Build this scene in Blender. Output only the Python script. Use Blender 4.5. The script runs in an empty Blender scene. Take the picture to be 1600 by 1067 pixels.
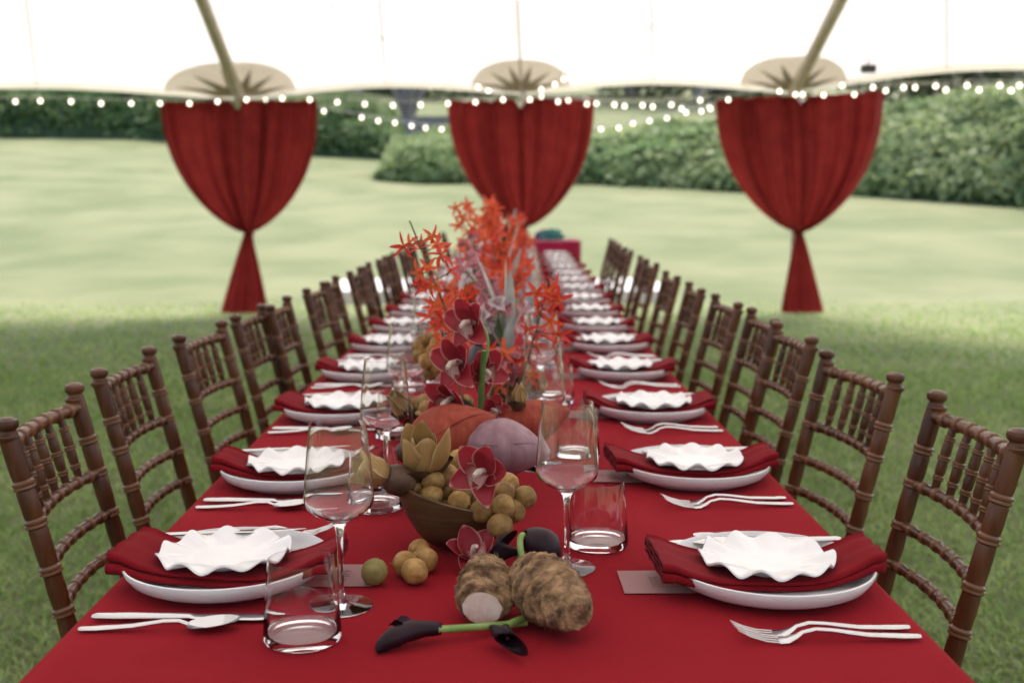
import bpy, math, random
import numpy as np
from math import sin, cos, pi, radians, sqrt
from mathutils import Vector, Matrix, Euler, noise as mnoise

# ------------------------------------------------------------------ camera, sky, sun, exposure
scene = bpy.context.scene
COL = scene.collection
F, PITCH, YAW, CAMZ = 1778.0, 7.3, -0.8, 1.237
cd = bpy.data.cameras.new('camera'); cam = bpy.data.objects.new('camera', cd); COL.objects.link(cam)
cam.location = (0, 0, CAMZ); cam.rotation_euler = (radians(90 - PITCH), 0, radians(YAW))
cd.sensor_width = 36; cd.lens = 40; cd.clip_end = 600; cd.clip_start = 0.05
cd.dof.use_dof = True; cd.dof.focus_distance = 1.50; cd.dof.aperture_fstop = 4.4
scene.camera = cam
world = bpy.data.worlds.new('World'); scene.world = world; world.use_nodes = True
wn = world.node_tree.nodes; wl = world.node_tree.links
sky = wn.new('ShaderNodeTexSky'); sky.sky_type = 'NISHITA'; sky.sun_disc = False
SUN_EL, SUN_AZ = 66.0, 25.0
sky.sun_elevation = radians(SUN_EL); sky.sun_rotation = radians(SUN_AZ); sky.dust_density = 5.0; sky.air_density = 1.0; sky.ozone_density = 0.5
wl.new(sky.outputs[0], wn['Background'].inputs[0]); wn['Background'].inputs[1].default_value = 0.15
sd = bpy.data.lights.new('sun', 'SUN'); sun = bpy.data.objects.new('sun', sd); COL.objects.link(sun)
sd.energy = 1.5; sd.angle = radians(45); sd.color = (1.0, 0.945, 0.87)
sdir = Vector((sin(radians(SUN_AZ)) * cos(radians(SUN_EL)), cos(radians(SUN_AZ)) * cos(radians(SUN_EL)), sin(radians(SUN_EL))))
sun.rotation_euler = sdir.to_track_quat('Z', 'Y').to_euler(); sun.location = (0, 20, 30)
vs = scene.view_settings; vs.view_transform = 'Standard'; vs.look = 'None'; vs.gamma = 1; vs.use_curve_mapping = False
vs.exposure = 1.72
scene.cycles.use_denoising = True
scene.cycles.max_bounces = 14; scene.cycles.transmission_bounces = 12; scene.cycles.diffuse_bounces = 5
scene.cycles.transparent_max_bounces = 12; scene.cycles.sample_clamp_indirect = 8

RM = Euler(cam.rotation_euler).to_matrix()
def ray(px, py): return RM @ Vector(((px - 800) / F, -(py - 533.5) / F, -1))
def GP(px, py, z):
    d = ray(px, py); k = (z - CAMZ) / d.z
    return Vector((d.x * k, d.y * k, z))
def YP(px, py, y):
    d = ray(px, py); k = y / d.y
    return Vector((d.x * k, y, CAMZ + d.z * k))
def bend(y): return max(0.0, y - 3.0) * 0.022
TZ = 0.75
rnd = random.Random(7)

# ------------------------------------------------------------------ mesh helper
class MB:
    def __init__(s): s.v = []; s.f = []; s.uv = []
    def add(s, v, f, uv=None):
        o = len(s.v); s.v += [tuple(p) for p in v]; s.f += [tuple(i + o for i in q) for q in f]
        s.uv += list(uv) if uv else [(0.0, 0.5)] * len(v)
        return s
    def lathe(s, prof, n=32, mat=None):
        v = []; f = []; m = len(prof)
        for j in range(n):
            a = 2 * pi * j / n
            for r, z in prof: v.append((r * cos(a), r * sin(a), z))
        for j in range(n):
            k = (j + 1) % n
            for i in range(m - 1): f.append((j * m + i, k * m + i, k * m + i + 1, j * m + i + 1))
        if mat: v = [mat @ Vector(p) for p in v]
        return s.add(v, f)
    def sweep(s, pts, ws, ts=None, n=10, up=None, caps=True):
        pts = [Vector(p) for p in pts]; ts = ts or ws; N = len(pts); v = []; f = []; nrm = None
        for i in range(N):
            t = (pts[min(i + 1, N - 1)] - pts[max(i - 1, 0)]).normalized()
            if up is not None: u0 = Vector(up)
            elif nrm is None: u0 = Vector((0, 0, 1)) if abs(t.z) < 0.9 else Vector((1, 0, 0))
            else: u0 = nrm
            nrm = (u0 - t * u0.dot(t))
            nrm = nrm.normalized() if nrm.length > 1e-6 else Vector((1, 0, 0))
            b = t.cross(nrm)
            for j in range(n):
                a = 2 * pi * j / n
                v.append(pts[i] + b * (cos(a) * ws[i]) + nrm * (sin(a) * ts[i]))
        for i in range(N - 1):
            for j in range(n):
                k = (j + 1) % n; f.append((i * n + j, i * n + k, (i + 1) * n + k, (i + 1) * n + j))
        if caps: f.append(tuple(range(n - 1, -1, -1))); f.append(tuple((N - 1) * n + j for j in range(n)))
        return s.add(v, f)
    def grid(s, fn, nu, nv, closeu=False, uvf=None):
        v = []; uv = []; f = []
        cu = nu if closeu else nu + 1
        for i in range(cu):
            for j in range(nv + 1): v.append(fn(i / nu, j / nv)); uv.append((i / nu, j / nv))
        for i in range(nu):
            k = (i + 1) % nu if closeu else i + 1
            for j in range(nv): f.append((i * (nv + 1) + j, k * (nv + 1) + j, k * (nv + 1) + j + 1, i * (nv + 1) + j + 1))
        return s.add(v, f, uv)
    def box(s, c, d, mat=None):
        x, y, z = d[0] / 2, d[1] / 2, d[2] / 2
        v = [Vector((c[0] + a * x, c[1] + b * y, c[2] + e * z)) for a in (-1, 1) for b in (-1, 1) for e in (-1, 1)]
        if mat: v = [mat @ p for p in v]
        return s.add(v, [(0, 1, 3, 2), (4, 6, 7, 5), (0, 4, 5, 1), (2, 3, 7, 6), (0, 2, 6, 4), (1, 5, 7, 3)])
    def mesh(s, name, mat, smooth=True, sharp=40):
        me = bpy.data.meshes.new(name); me.from_pydata(s.v, [], s.f)
        ul = me.uv_layers.new(name='UVMap')
        vi = np.empty(len(me.loops), dtype=np.int32); me.loops.foreach_get('vertex_index', vi)
        ul.data.foreach_set('uv', np.array(s.uv, dtype=np.float32)[vi].ravel())
        if smooth:
            me.shade_smooth()
            if sharp: me.set_sharp_from_angle(angle=radians(sharp))
        me.materials.append(mat); me.update(); return me
    def build(s, name, mat, parent=None, smooth=True, sharp=40):
        return link(s.mesh(name, mat, smooth, sharp), name, parent)
def link(me, name, parent=None):
    o = bpy.data.objects.new(name, me); COL.objects.link(o)
    if parent is not None: o.parent = parent
    return o
def tag(o, label, cat, group=None):
    o['label'] = label; o['category'] = cat
    if group: o['group'] = group
    return o
def empty(name, loc=(0, 0, 0), rz=0, rot=None):
    o = bpy.data.objects.new(name, None); COL.objects.link(o); o.location = loc; o.empty_display_size = 0.05
    o.rotation_euler = rot if rot else (0, 0, rz); return o
def struct(o): o['kind'] = 'structure'; return o
def stuff(o): o['kind'] = 'stuff'; return o
def copy_tree(o, parent=None):
    c = o.copy(); COL.objects.link(c)
    if parent is not None: c.parent = parent
    for ch in list(o.children): copy_tree(ch, c)
    return c
def numpy_mesh(name, V, faces_flat, sizes, mat, smooth=False):
    me = bpy.data.meshes.new(name); nl = len(faces_flat)
    me.vertices.add(len(V)); me.vertices.foreach_set('co', np.asarray(V, dtype=np.float32).ravel())
    me.loops.add(nl); me.loops.foreach_set('vertex_index', np.asarray(faces_flat, dtype=np.int32))
    me.polygons.add(len(sizes)); st = np.concatenate([[0], np.cumsum(sizes)[:-1]]).astype(np.int32)
    me.polygons.foreach_set('loop_start', st)
    me.update(calc_edges=True); me.validate()
    if smooth: me.shade_smooth()
    me.materials.append(mat); return me

# ------------------------------------------------------------------ materials
def mat(name, c1, c2=None, scale=20, rough=0.6, bump=0, bscale=200, spec=0.5, coat=0, metal=0, sheen=0, transl=0, tcol=None,
        island=0, detail=4, stretch=(1, 1, 1), trans=0, ior=1.45, lo=0.35, hi=0.65, bdist=0.002):
    m = bpy.data.materials.new(name); m.use_nodes = True; nt = m.node_tree; N = nt.nodes; L = nt.links
    b = N['Principled BSDF']; out = N['Material Output']
    b.inputs['Roughness'].default_value = rough; b.inputs['Specular IOR Level'].default_value = spec
    b.inputs['Coat Weight'].default_value = coat; b.inputs['Coat Roughness'].default_value = 0.12; b.inputs['Metallic'].default_value = metal
    b.inputs['Sheen Weight'].default_value = sheen; b.inputs['Transmission Weight'].default_value = trans; b.inputs['IOR'].default_value = ior
    b.inputs['Base Color'].default_value = (*c1, 1)
    tc = N.new('ShaderNodeTexCoord'); mp = N.new('ShaderNodeMapping'); mp.inputs['Scale'].default_value = stretch
    L.new(tc.outputs['Object'], mp.inputs['Vector'])
    col = None
    if c2 is not None:
        nz = N.new('ShaderNodeTexNoise'); nz.inputs['Scale'].default_value = scale; nz.inputs['Detail'].default_value = detail
        L.new(mp.outputs[0], nz.inputs['Vector'])
        rp = N.new('ShaderNodeMapRange'); rp.inputs[1].default_value = lo; rp.inputs[2].default_value = hi
        L.new(nz.outputs['Fac'], rp.inputs[0])
        fac = rp.outputs[0]
        if island:
            g = N.new('ShaderNodeNewGeometry'); mx = N.new('ShaderNodeMath'); mx.operation = 'MULTIPLY_ADD'
            sb = N.new('ShaderNodeMath'); sb.operation = 'SUBTRACT'; sb.inputs[1].default_value = 0.5
            L.new(g.outputs['Random Per Island'], sb.inputs[0]); L.new(sb.outputs[0], mx.inputs[0]); mx.inputs[1].default_value = island; L.new(fac, mx.inputs[2]); fac = mx.outputs[0]
        mix = N.new('ShaderNodeMix'); mix.data_type = 'RGBA'; mix.inputs['A'].default_value = (*c1, 1); mix.inputs['B'].default_value = (*c2, 1)
        L.new(fac, mix.inputs['Factor']); col = mix.outputs['Result']; L.new(col, b.inputs['Base Color'])
    if bump:
        nb = N.new('ShaderNodeTexNoise'); nb.inputs['Scale'].default_value = bscale; nb.inputs['Detail'].default_value = 5
        L.new(mp.outputs[0], nb.inputs['Vector'])
        bp = N.new('ShaderNodeBump'); bp.inputs['Strength'].default_value = bump; bp.inputs['Distance'].default_value = bdist
        L.new(nb.outputs['Fac'], bp.inputs['Height']); L.new(bp.outputs[0], b.inputs['Normal'])
    if transl:
        t = N.new('ShaderNodeBsdfTranslucent'); ms = N.new('ShaderNodeMixShader'); ms.inputs[0].default_value = transl
        t.inputs['Color'].default_value = (*(tcol or c1), 1)
        if col is not None and tcol is None: L.new(col, t.inputs['Color'])
        L.new(b.outputs[0], ms.inputs[1]); L.new(t.outputs[0], ms.inputs[2]); L.new(ms.outputs[0], out.inputs['Surface'])
    return m
def petal_mat(name, base, edge, vein, rough=0.45, transl=0.25, ew=0.82, throat=None):
    """petal colour by its own UV: pale margin, darker lengthwise veins"""
    m = mat(name, base, rough=rough); nt = m.node_tree; N = nt.nodes; L = nt.links; b = N['Principled BSDF']; out = N['Material Output']
    uv = N.new('ShaderNodeUVMap'); sp = N.new('ShaderNodeSeparateXYZ'); L.new(uv.outputs[0], sp.inputs[0])
    a = N.new('ShaderNodeMath'); a.operation = 'MULTIPLY_ADD'; a.inputs[1].default_value = 2; a.inputs[2].default_value = -1; L.new(sp.outputs[0], a.inputs[0])
    ab = N.new('ShaderNodeMath'); ab.operation = 'ABSOLUTE'; L.new(a.outputs[0], ab.inputs[0])
    mr = N.new('ShaderNodeMapRange'); mr.inputs[1].default_value = ew; mr.inputs[2].default_value = 1.0; L.new(ab.outputs[0], mr.inputs[0])
    mv = N.new('ShaderNodeMapRange'); mv.inputs[1].default_value = 0.9; mv.inputs[2].default_value = 1.0; L.new(sp.outputs[1], mv.inputs[0])
    mxx = N.new('ShaderNodeMath'); mxx.operation = 'MAXIMUM'; L.new(mr.outputs[0], mxx.inputs[0]); L.new(mv.outputs[0], mxx.inputs[1])
    w = N.new('ShaderNodeMath'); w.operation = 'SINE'; ws = N.new('ShaderNodeMath'); ws.operation = 'MULTIPLY'; ws.inputs[1].default_value = 75; L.new(sp.outputs[0], ws.inputs[0]); L.new(ws.outputs[0], w.inputs[0])
    wr = N.new('ShaderNodeMapRange'); wr.inputs[1].default_value = 0.2; wr.inputs[2].default_value = 1; wr.inputs[4].default_value = 0.55; L.new(w.outputs[0], wr.inputs[0])
    m1 = N.new('ShaderNodeMix'); m1.data_type = 'RGBA'; m1.inputs['A'].default_value = (*base, 1); m1.inputs['B'].default_value = (*vein, 1); L.new(wr.outputs[0], m1.inputs['Factor'])
    m2 = N.new('ShaderNodeMix'); m2.data_type = 'RGBA'; L.new(m1.outputs['Result'], m2.inputs['A']); m2.inputs['B'].default_value = (*edge, 1); L.new(mxx.outputs[0], m2.inputs['Factor'])
    c = m2.outputs['Result']
    if throat:
        mt = N.new('ShaderNodeMapRange'); mt.inputs[1].default_value = 0.3; mt.inputs[2].default_value = 0.0; L.new(sp.outputs[1], mt.inputs[0])
        m3 = N.new('ShaderNodeMix'); m3.data_type = 'RGBA'; L.new(c, m3.inputs['A']); m3.inputs['B'].default_value = (*throat, 1); L.new(mt.outputs[0], m3.inputs['Factor']); c = m3.outputs['Result']
    L.new(c, b.inputs['Base Color'])
    if transl:
        t = N.new('ShaderNodeBsdfTranslucent'); ms = N.new('ShaderNodeMixShader'); ms.inputs[0].default_value = transl; L.new(c, t.inputs['Color'])
        L.new(b.outputs[0], ms.inputs[1]); L.new(t.outputs[0], ms.inputs[2]); L.new(ms.outputs[0], out.inputs['Surface'])
    return m
def emis(name, c, s):
    m = bpy.data.materials.new(name); m.use_nodes = True; b = m.node_tree.nodes['Principled BSDF']
    b.inputs['Base Color'].default_value = (*c, 1); b.inputs['Emission Color'].default_value = (*c, 1); b.inputs['Emission Strength'].default_value = s; return m

MT = dict(
    lawn=mat('lawn', (0.104, 0.127, 0.060), (0.158, 0.170, 0.092), 0.55, 0.9, 0.5, 60, spec=0.15, detail=8, bdist=0.02),
    blade=mat('grass_blade', (0.180, 0.300, 0.072), (0.320, 0.420, 0.145), 1.3, 0.6, spec=0.25, transl=0.3, island=0.9),
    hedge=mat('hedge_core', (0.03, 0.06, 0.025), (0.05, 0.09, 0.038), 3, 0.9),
    leaf=mat('hedge_leaf', (0.115, 0.195, 0.070), (0.29, 0.35, 0.165), 0.35, 0.5, spec=0.25, transl=0.42, island=0.9),
    leaf2=mat('hedge_leaf_dark', (0.08, 0.15, 0.052), (0.20, 0.265, 0.115), 0.3, 0.5, spec=0.25, transl=0.40, island=0.9),
    treeleaf=mat('tree_leaf', (0.05, 0.085, 0.03), (0.11, 0.14, 0.06), 0.3, 0.5, spec=0.3, transl=0.25, island=0.8),
    bark=mat('bark', (0.22, 0.19, 0.18), (0.36, 0.32, 0.31), 6, 0.9, 0.6, 30, bdist=0.01),
    stonewall=mat('wall_stone', (0.24, 0.235, 0.235), (0.36, 0.35, 0.35), 4, 0.9, 0.5, 20),
    canopy=mat('sailcloth', (0.74, 0.72, 0.70), rough=0.8, spec=0.1, transl=0.46, tcol=(0.60, 0.570, 0.553)),
    beige=mat('sailcloth_beige', (0.70, 0.66, 0.55), (0.74, 0.70, 0.59), 8, 0.8, spec=0.1, transl=0.42),
    star=mat('sailcloth_star', (0.30, 0.27, 0.18), rough=0.8, spec=0.1, transl=0.15),
    pole=mat('pole_wood', (0.42, 0.38, 0.28), (0.50, 0.46, 0.35), 9, 0.5, stretch=(1, 1, 0.2)),
    seam=mat('seam', (0.60, 0.58, 0.54), rough=0.8, transl=0.35),
    curtain=mat('curtain_cloth', (0.160, 0.015, 0.014), (0.205, 0.021, 0.018), 6, 0.8, 0.15, 300, spec=0.06, sheen=0.02, transl=0.24),
    cloth=mat('red_tablecloth', (0.235, 0.0080, 0.0140), (0.262, 0.0105, 0.0172), 5, 0.85, 0.35, 1400, spec=0.03, sheen=0.02, bdist=0.0006),
    napkin=mat('red_napkin', (0.165, 0.0065, 0.0105), (0.19, 0.008, 0.013), 14, 0.85, 0.4, 1600, spec=0.06, sheen=0.03, bdist=0.0005),
    wood=mat('chair_wood', (0.044, 0.0145, 0.0055), (0.135, 0.056, 0.024), 34, 0.27, 0.2, 170, spec=0.36, coat=0.0, stretch=(1, 1, 0.12), lo=0.3, hi=0.75),
    woodring=mat('chair_wood_ring', (0.11, 0.045, 0.020), (0.20, 0.10, 0.05), 60, 0.4, spec=0.5, coat=0.2),
    seat=mat('chair_seat', (0.14, 0.07, 0.04), (0.2, 0.11, 0.065), 25, 0.45, stretch=(0.2, 1, 1)),
    china=mat('white_glaze', (0.76, 0.745, 0.735), (0.79, 0.775, 0.765), 30, 0.22, spec=0.5, coat=0.3),
    plate=mat('plate_glaze', (0.70, 0.69, 0.70), (0.74, 0.73, 0.735), 20, 0.3, spec=0.5, coat=0.15),
    steel=mat('cutlery_steel', (0.62, 0.61, 0.605), rough=0.13, metal=1.0),
    glass=mat('clear_glass', (1, 1, 1), rough=0.0, trans=1.0, ior=1.47, spec=0.5),
    card=mat('vellum_card', (0.40, 0.215, 0.21), rough=0.6, spec=0.2, transl=0.2),
    ink=mat('card_ink', (0.24, 0.13, 0.13), rough=0.8),
    bowl=mat('dark_wood_bowl', (0.055, 0.026, 0.011), (0.12, 0.062, 0.026), 45, 0.5, 0.4, 90, stretch=(0.25, 0.25, 2.2), lo=0.3, hi=0.7, bdist=0.001),
    longan=mat('longan_skin', (0.23, 0.115, 0.032), (0.40, 0.245, 0.085), 90, 0.62, 0.5, 500, spec=0.3, detail=6, bdist=0.0007),
    longang=mat('longan_skin_green', (0.20, 0.17, 0.055), (0.31, 0.25, 0.085), 80, 0.6, 0.5, 500, spec=0.3, bdist=0.0007),
    twig=mat('twig', (0.10, 0.06, 0.03), (0.2, 0.13, 0.07), 60, 0.8),
    taro=mat('taro_skin', (0.085, 0.042, 0.018), (0.44, 0.27, 0.14), 46, 0.9, 1.0, 240, detail=12, stretch=(1, 1, 2.0), lo=0.38, hi=0.68, bdist=0.004),
    tarocut=mat('taro_cut', (0.70, 0.56, 0.47), (0.80, 0.70, 0.62), 90, 0.6, 0.2, 300),
    calla=mat('black_calla', (0.010, 0.003, 0.006), (0.026, 0.007, 0.014), 30, 0.45, spec=0.25, stretch=(1, 1, .2)),
    green=mat('green_stem', (0.16, 0.27, 0.06), (0.26, 0.36, 0.12), 40, 0.4),
    dkgreen=mat('dark_green_stem', (0.045, 0.10, 0.015), (0.09, 0.16, 0.03), 40, 0.4),
    tan=petal_mat('dried_tepal', (0.38, 0.235, 0.085), (0.52, 0.38, 0.19), (0.28, 0.15, 0.05), 0.6, 0.15, 0.85, throat=(0.10, 0.04, 0.015)),
    brownpod=mat('dried_sepal', (0.040, 0.019, 0.010), (0.095, 0.048, 0.024), 40, 0.55, 0.5, 120),
    banred=mat('banana_bract_red', (0.21, 0.030, 0.016), (0.33, 0.064, 0.036), 30, 0.6, spec=0.2, bump=0.6, bscale=260, stretch=(2.5, 2.5, 0.12), lo=0.3, hi=0.75, bdist=0.001),
    banpur=mat('banana_bract_purple', (0.19, 0.085, 0.105), (0.33, 0.20, 0.225), 16, 0.55, 0.4, 120, stretch=(2.5, 2.5, 0.2), lo=0.3, hi=0.75),
    yellow=mat('banana_florets', (0.62, 0.36, 0.03), (0.72, 0.50, 0.08), 80, 0.6, transl=0.2),
    cym=petal_mat('cymbidium_petal', (0.34, 0.026, 0.040), (0.66, 0.34, 0.31), (0.25, 0.013, 0.026), 0.5, 0.35, 0.86),
    cymlip=petal_mat('cymbidium_lip', (0.60, 0.40, 0.36), (0.24, 0.012, 0.022), (0.30, 0.02, 0.035), 0.45, 0.2, 0.50),
    column=mat('orchid_column', (0.60, 0.48, 0.40), (0.68, 0.58, 0.50), 60, 0.5),
    mok=petal_mat('mokara_petal', (0.74, 0.105, 0.042), (0.78, 0.18, 0.075), (0.66, 0.06, 0.022), 0.45, 0.3, 0.9, throat=(0.78, 0.30, 0.02)),
    mokred=petal_mat('mokara_petal_red', (0.66, 0.050, 0.030), (0.70, 0.10, 0.05), (0.55, 0.022, 0.018), 0.45, 0.3, 0.9, throat=(0.74, 0.22, 0.02)),
    whiteorch=petal_mat('white_orchid_petal', (0.70, 0.60, 0.60), (0.74, 0.68, 0.67), (0.62, 0.36, 0.40), 0.5, 0.3, 0.9, throat=(0.32, 0.02, 0.08)),
    pinkorch=petal_mat('pink_orchid_petal', (0.50, 0.17, 0.20), (0.64, 0.42, 0.42), (0.36, 0.06, 0.10), 0.5, 0.3, 0.85, throat=(0.25, 0.01, 0.05)),
    silver=mat('silver_leaf', (0.36, 0.37, 0.34), (0.52, 0.52, 0.49), 25, 0.6, transl=0.15),
    dkleaf=mat('dark_leaf', (0.02, 0.035, 0.022), (0.05, 0.075, 0.05), 25, 0.45, transl=0.1),
    vase=mat('dark_vase', (0.018, 0.021, 0.022), (0.035, 0.038, 0.04), 12, 0.35),
    teal=mat('teal_petal', (0.045, 0.22, 0.22), (0.10, 0.32, 0.31), 20, 0.6, transl=0.2, island=0.7),
    purple=mat('purple_petal', (0.10, 0.07, 0.22), (0.20, 0.14, 0.33), 20, 0.6, transl=0.2, island=0.7),
    whitepaint=mat('white_paint', (0.72, 0.71, 0.72), (0.78, 0.77, 0.77), 4, 0.6),
    deck=mat('deck_paint', (0.48, 0.47, 0.46), (0.54, 0.53, 0.52), 4, 0.7),
    magcloth=mat('magenta_cloth', (0.30, 0.008, 0.045), (0.34, 0.012, 0.055), 6, 0.8, spec=0.2, sheen=0.2),
    cable=mat('white_cable', (0.50, 0.50, 0.46), rough=0.6),
    black=mat('black_plastic', (0.03, 0.03, 0.03), rough=0.5),
    roof=mat('clay_roof', (0.16, 0.075, 0.06), (0.22, 0.11, 0.09), 3, 0.9),
    bulb=emis('lit_bulb', (1.0, 0.88, 0.66), 1.6),
)

for _k in ('longan', 'longang', 'wood'):
    _n = MT[_k].node_tree; _b = _n.nodes['Principled BSDF']; _src = _b.inputs['Base Color'].links[0].from_socket
    _oi = _n.nodes.new('ShaderNodeObjectInfo'); _mr = _n.nodes.new('ShaderNodeMapRange'); _mr.inputs[3].default_value = .72; _mr.inputs[4].default_value = 1.15
    _n.links.new(_oi.outputs['Random'], _mr.inputs[0]); _hs = _n.nodes.new('ShaderNodeHueSaturation'); _n.links.new(_mr.outputs[0], _hs.inputs['Value'])
    _n.links.new(_src, _hs.inputs['Color']); _n.links.new(_hs.outputs[0], _b.inputs['Base Color'])
# worn lighter beads on the turned chair wood (uv.x marks the bead)
_n = MT['wood'].node_tree; _b = _n.nodes['Principled BSDF']; _src = _b.inputs['Base Color'].links[0].from_socket
_uv = _n.nodes.new('ShaderNodeUVMap'); _sp = _n.nodes.new('ShaderNodeSeparateXYZ'); _n.links.new(_uv.outputs[0], _sp.inputs[0])
_mul = _n.nodes.new('ShaderNodeMath'); _mul.operation = 'MULTIPLY'; _mul.inputs[1].default_value = .42; _n.links.new(_sp.outputs[0], _mul.inputs[0])
_mx = _n.nodes.new('ShaderNodeMix'); _mx.data_type = 'RGBA'; _n.links.new(_mul.outputs[0], _mx.inputs['Factor']); _n.links.new(_src, _mx.inputs['A']); _mx.inputs['B'].default_value = (.26, .14, .075, 1)
_n.links.new(_mx.outputs['Result'], _b.inputs['Base Color'])

# ------------------------------------------------------------------ terrain and lawn
def sm(t): t = max(0, min(1, t)); return t * t * (3 - 2 * t)
def ground(x, y):
    s = 0.100 + 0.020 * sm((-x - 2) / 14)
    d = y - 13.0
    if d <= 0: return 0.0
    h = s * (d * d / (d + 1.5))
    if y > 40: h += (y - 40) * 0.035 * sm((y - 40) / 20)
    return h
ys = [-160, -80, -40] + list(np.linspace(-20, 13, 22)) + list(13 + np.linspace(0.4, 40, 60)) + list(np.linspace(56, 240, 30))
xs = list(np.linspace(-160, -30, 14)) + list(np.linspace(-27, 27, 46)) + list(np.linspace(30, 160, 14))
lawn = MB()
V = [(x, y, ground(x, y) + (0.03 * mnoise.noise(Vector((x * .3, y * .3, 0))) if y > 15 else 0)) for x in xs for y in ys]
ny = len(ys)
lawn.add(V, [(i * ny + j, (i + 1) * ny + j, (i + 1) * ny + j + 1, i * ny + j + 1) for i in range(len(xs) - 1) for j in range(ny - 1)])
struct(lawn.build('lawn', MT['lawn'], sharp=0))

def blades(seed):
    rg = np.random.default_rng(seed); VV = []; FF = []; SS = []; off = 0
    for y0, y1, dens, size in ((1.6, 4.6, 4200, 1.0), (4.6, 8.0, 1900, 1.3), (8.0, 14.0, 700, 1.5)):
        w = 0.46 * y1 + 0.9; n = int(dens * (y1 - y0) * 2 * w)
        x = rg.uniform(-w, w, n); y = rg.uniform(y0, y1, n)
        k = (np.abs(x) > 0.42) & (np.abs(x) < 0.46 * y + 0.8); k |= (y > 9.9) & (np.abs(x) < 0.46 * y + 0.8)
        k &= rg.random(n) > (y - 8.5) / 5.0
        x = x[k]; y = y[k]; n = len(x)
        cl = 0.6 + 0.8 * rg.random(n)
        h = size * 0.034 * cl; wd = size * rg.uniform(0.0022, 0.0042, n); a = rg.uniform(0, 2 * pi, n); ln = rg.uniform(0.5, 1.7, n) * h; b = rg.uniform(0, 2 * pi, n)
        z = np.array([ground(p, q) for p, q in zip(x, y)]) - 0.003
        cx, sx = np.cos(a) * wd, np.sin(a) * wd; lx, ly = np.cos(b) * ln, np.sin(b) * ln
        P = np.stack([np.stack([x - cx, y - sx, z], 1), np.stack([x + cx, y + sx, z], 1),
                      np.stack([x + cx * .8 + lx * .35, y + sx * .8 + ly * .35, z + h * .52], 1), np.stack([x - cx * .8 + lx * .35, y - sx * .8 + ly * .35, z + h * .52], 1),
                      np.stack([x + lx, y + ly, z + h * .72], 1)], 1).reshape(-1, 3)
        base = off + np.arange(n)[:, None] * 5
        F_ = np.concatenate([base + np.array([[0, 1, 2, 3]]), base + np.array([[3, 2, 4]])], 1).ravel()
        VV.append(P); FF.append(F_); SS.append(np.tile([4, 3], n)); off += n * 5
    return np.concatenate(VV), np.concatenate(FF), np.concatenate(SS)
g = link(numpy_mesh('grass', *blades(3), MT['blade']), 'grass'); stuff(g); g['label'] = 'short green turf blades on the lawn around the table'

# ------------------------------------------------------------------ hedges
def leaf_cloud(pts, nrms, size, rg, tilt=0.8):
    n = len(pts); r = rg.normal(size=(n, 3)) * tilt; N = nrms + r; N /= np.linalg.norm(N, axis=1)[:, None]
    t = np.cross(N, rg.normal(size=(n, 3))); t /= np.linalg.norm(t, axis=1)[:, None]; b = np.cross(N, t)
    s = (size * rg.uniform(0.6, 1.4, n))[:, None]
    P = np.stack([pts - t * s, pts + b * s * .55 + N * s * .12, pts + t * s, pts - b * s * .55 + N * s * .12], 1).reshape(-1, 3)
    F_ = np.arange(n * 4); return P, F_, np.full(n, 4)
def hedge(name, label, base_pts, top_h, depth, nleaf, size, seed, m, ridge_pow=0.55):
    """bank of shrubs: base_pts [(x,y)] front foot line; top_h heights, depth back"""
    rg = np.random.default_rng(seed); bp = [Vector((x, y, ground(x, y))) for x, y in base_pts]; n = len(bp) - 1
    def S(u, v):
        k = min(int(u * n), n - 1); f = u * n - k
        b = bp[k].lerp(bp[k + 1], f); h = top_h[k] * (1 - f) + top_h[k + 1] * f; d = depth[k] * (1 - f) + depth[k + 1] * f
        dy = d * v
        w = sm(min(u, 1 - u) / 0.05)
        z = h * w * (sin(min(v, .72) / .72 * pi / 2) ** ridge_pow if v > 0 else 0)
        if v > .72: z *= cos((v - .72) / .28 * pi / 2)
        q = Vector((b.x, b.y + dy, b.z + z))
        lump = 0.28 * mnoise.noise(q * 0.45) + 0.22 * mnoise.noise(q * 1.1)
        return Vector((q.x, q.y - lump * .8, q.z + lump * (.2 + .8 * min(1, z))))
    root = empty(name, bp[n // 2])
    inv = -bp[n // 2]
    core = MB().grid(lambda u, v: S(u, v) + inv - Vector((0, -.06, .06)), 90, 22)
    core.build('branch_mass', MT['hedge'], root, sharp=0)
    us = rg.random(nleaf); vv = rg.random(nleaf) ** 1.15 * 0.85
    P = []; NN = []
    e = 0.012
    for u, v in zip(us, vv):
        p = S(u, v); q = S(min(u + e, 1), v); r_ = S(u, min(v + e, 1))
        nn = (q - p).cross(r_ - p); nn = nn.normalized() if nn.length > 1e-9 else Vector((0, -1, 0))
        if nn.z < 0 and nn.y > 0: nn = -nn
        P.append(p + inv + nn * rg.uniform(-.05, .16)); NN.append(nn)
    l = link(numpy_mesh('leaves', *leaf_cloud(np.array(P), np.array(NN), size, rg), m), 'leaves', root); stuff(l)
    return tag(root, label, 'hedge')
def bxy(px, py, d): p = YP(px, py, d); return (p.x, d)
hedge('shrub_bank', 'rounded bank of light green shrubs rising to the right behind the curtains',
      [bxy(588, 262, 31), bxy(650, 265, 30), bxy(730, 270, 30), bxy(930, 286, 29.5), bxy(1150, 297, 27.5), bxy(1350, 300, 26.5), bxy(1600, 320, 24), bxy(1900, 330, 21)],
      [1.1, 1.3, 1.45, 1.6, 1.8, 2.1, 2.55, 2.9], [4, 5, 5.5, 6, 6.5, 7, 7.5, 7], 42000, 0.13, 5, MT['leaf'])
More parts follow.
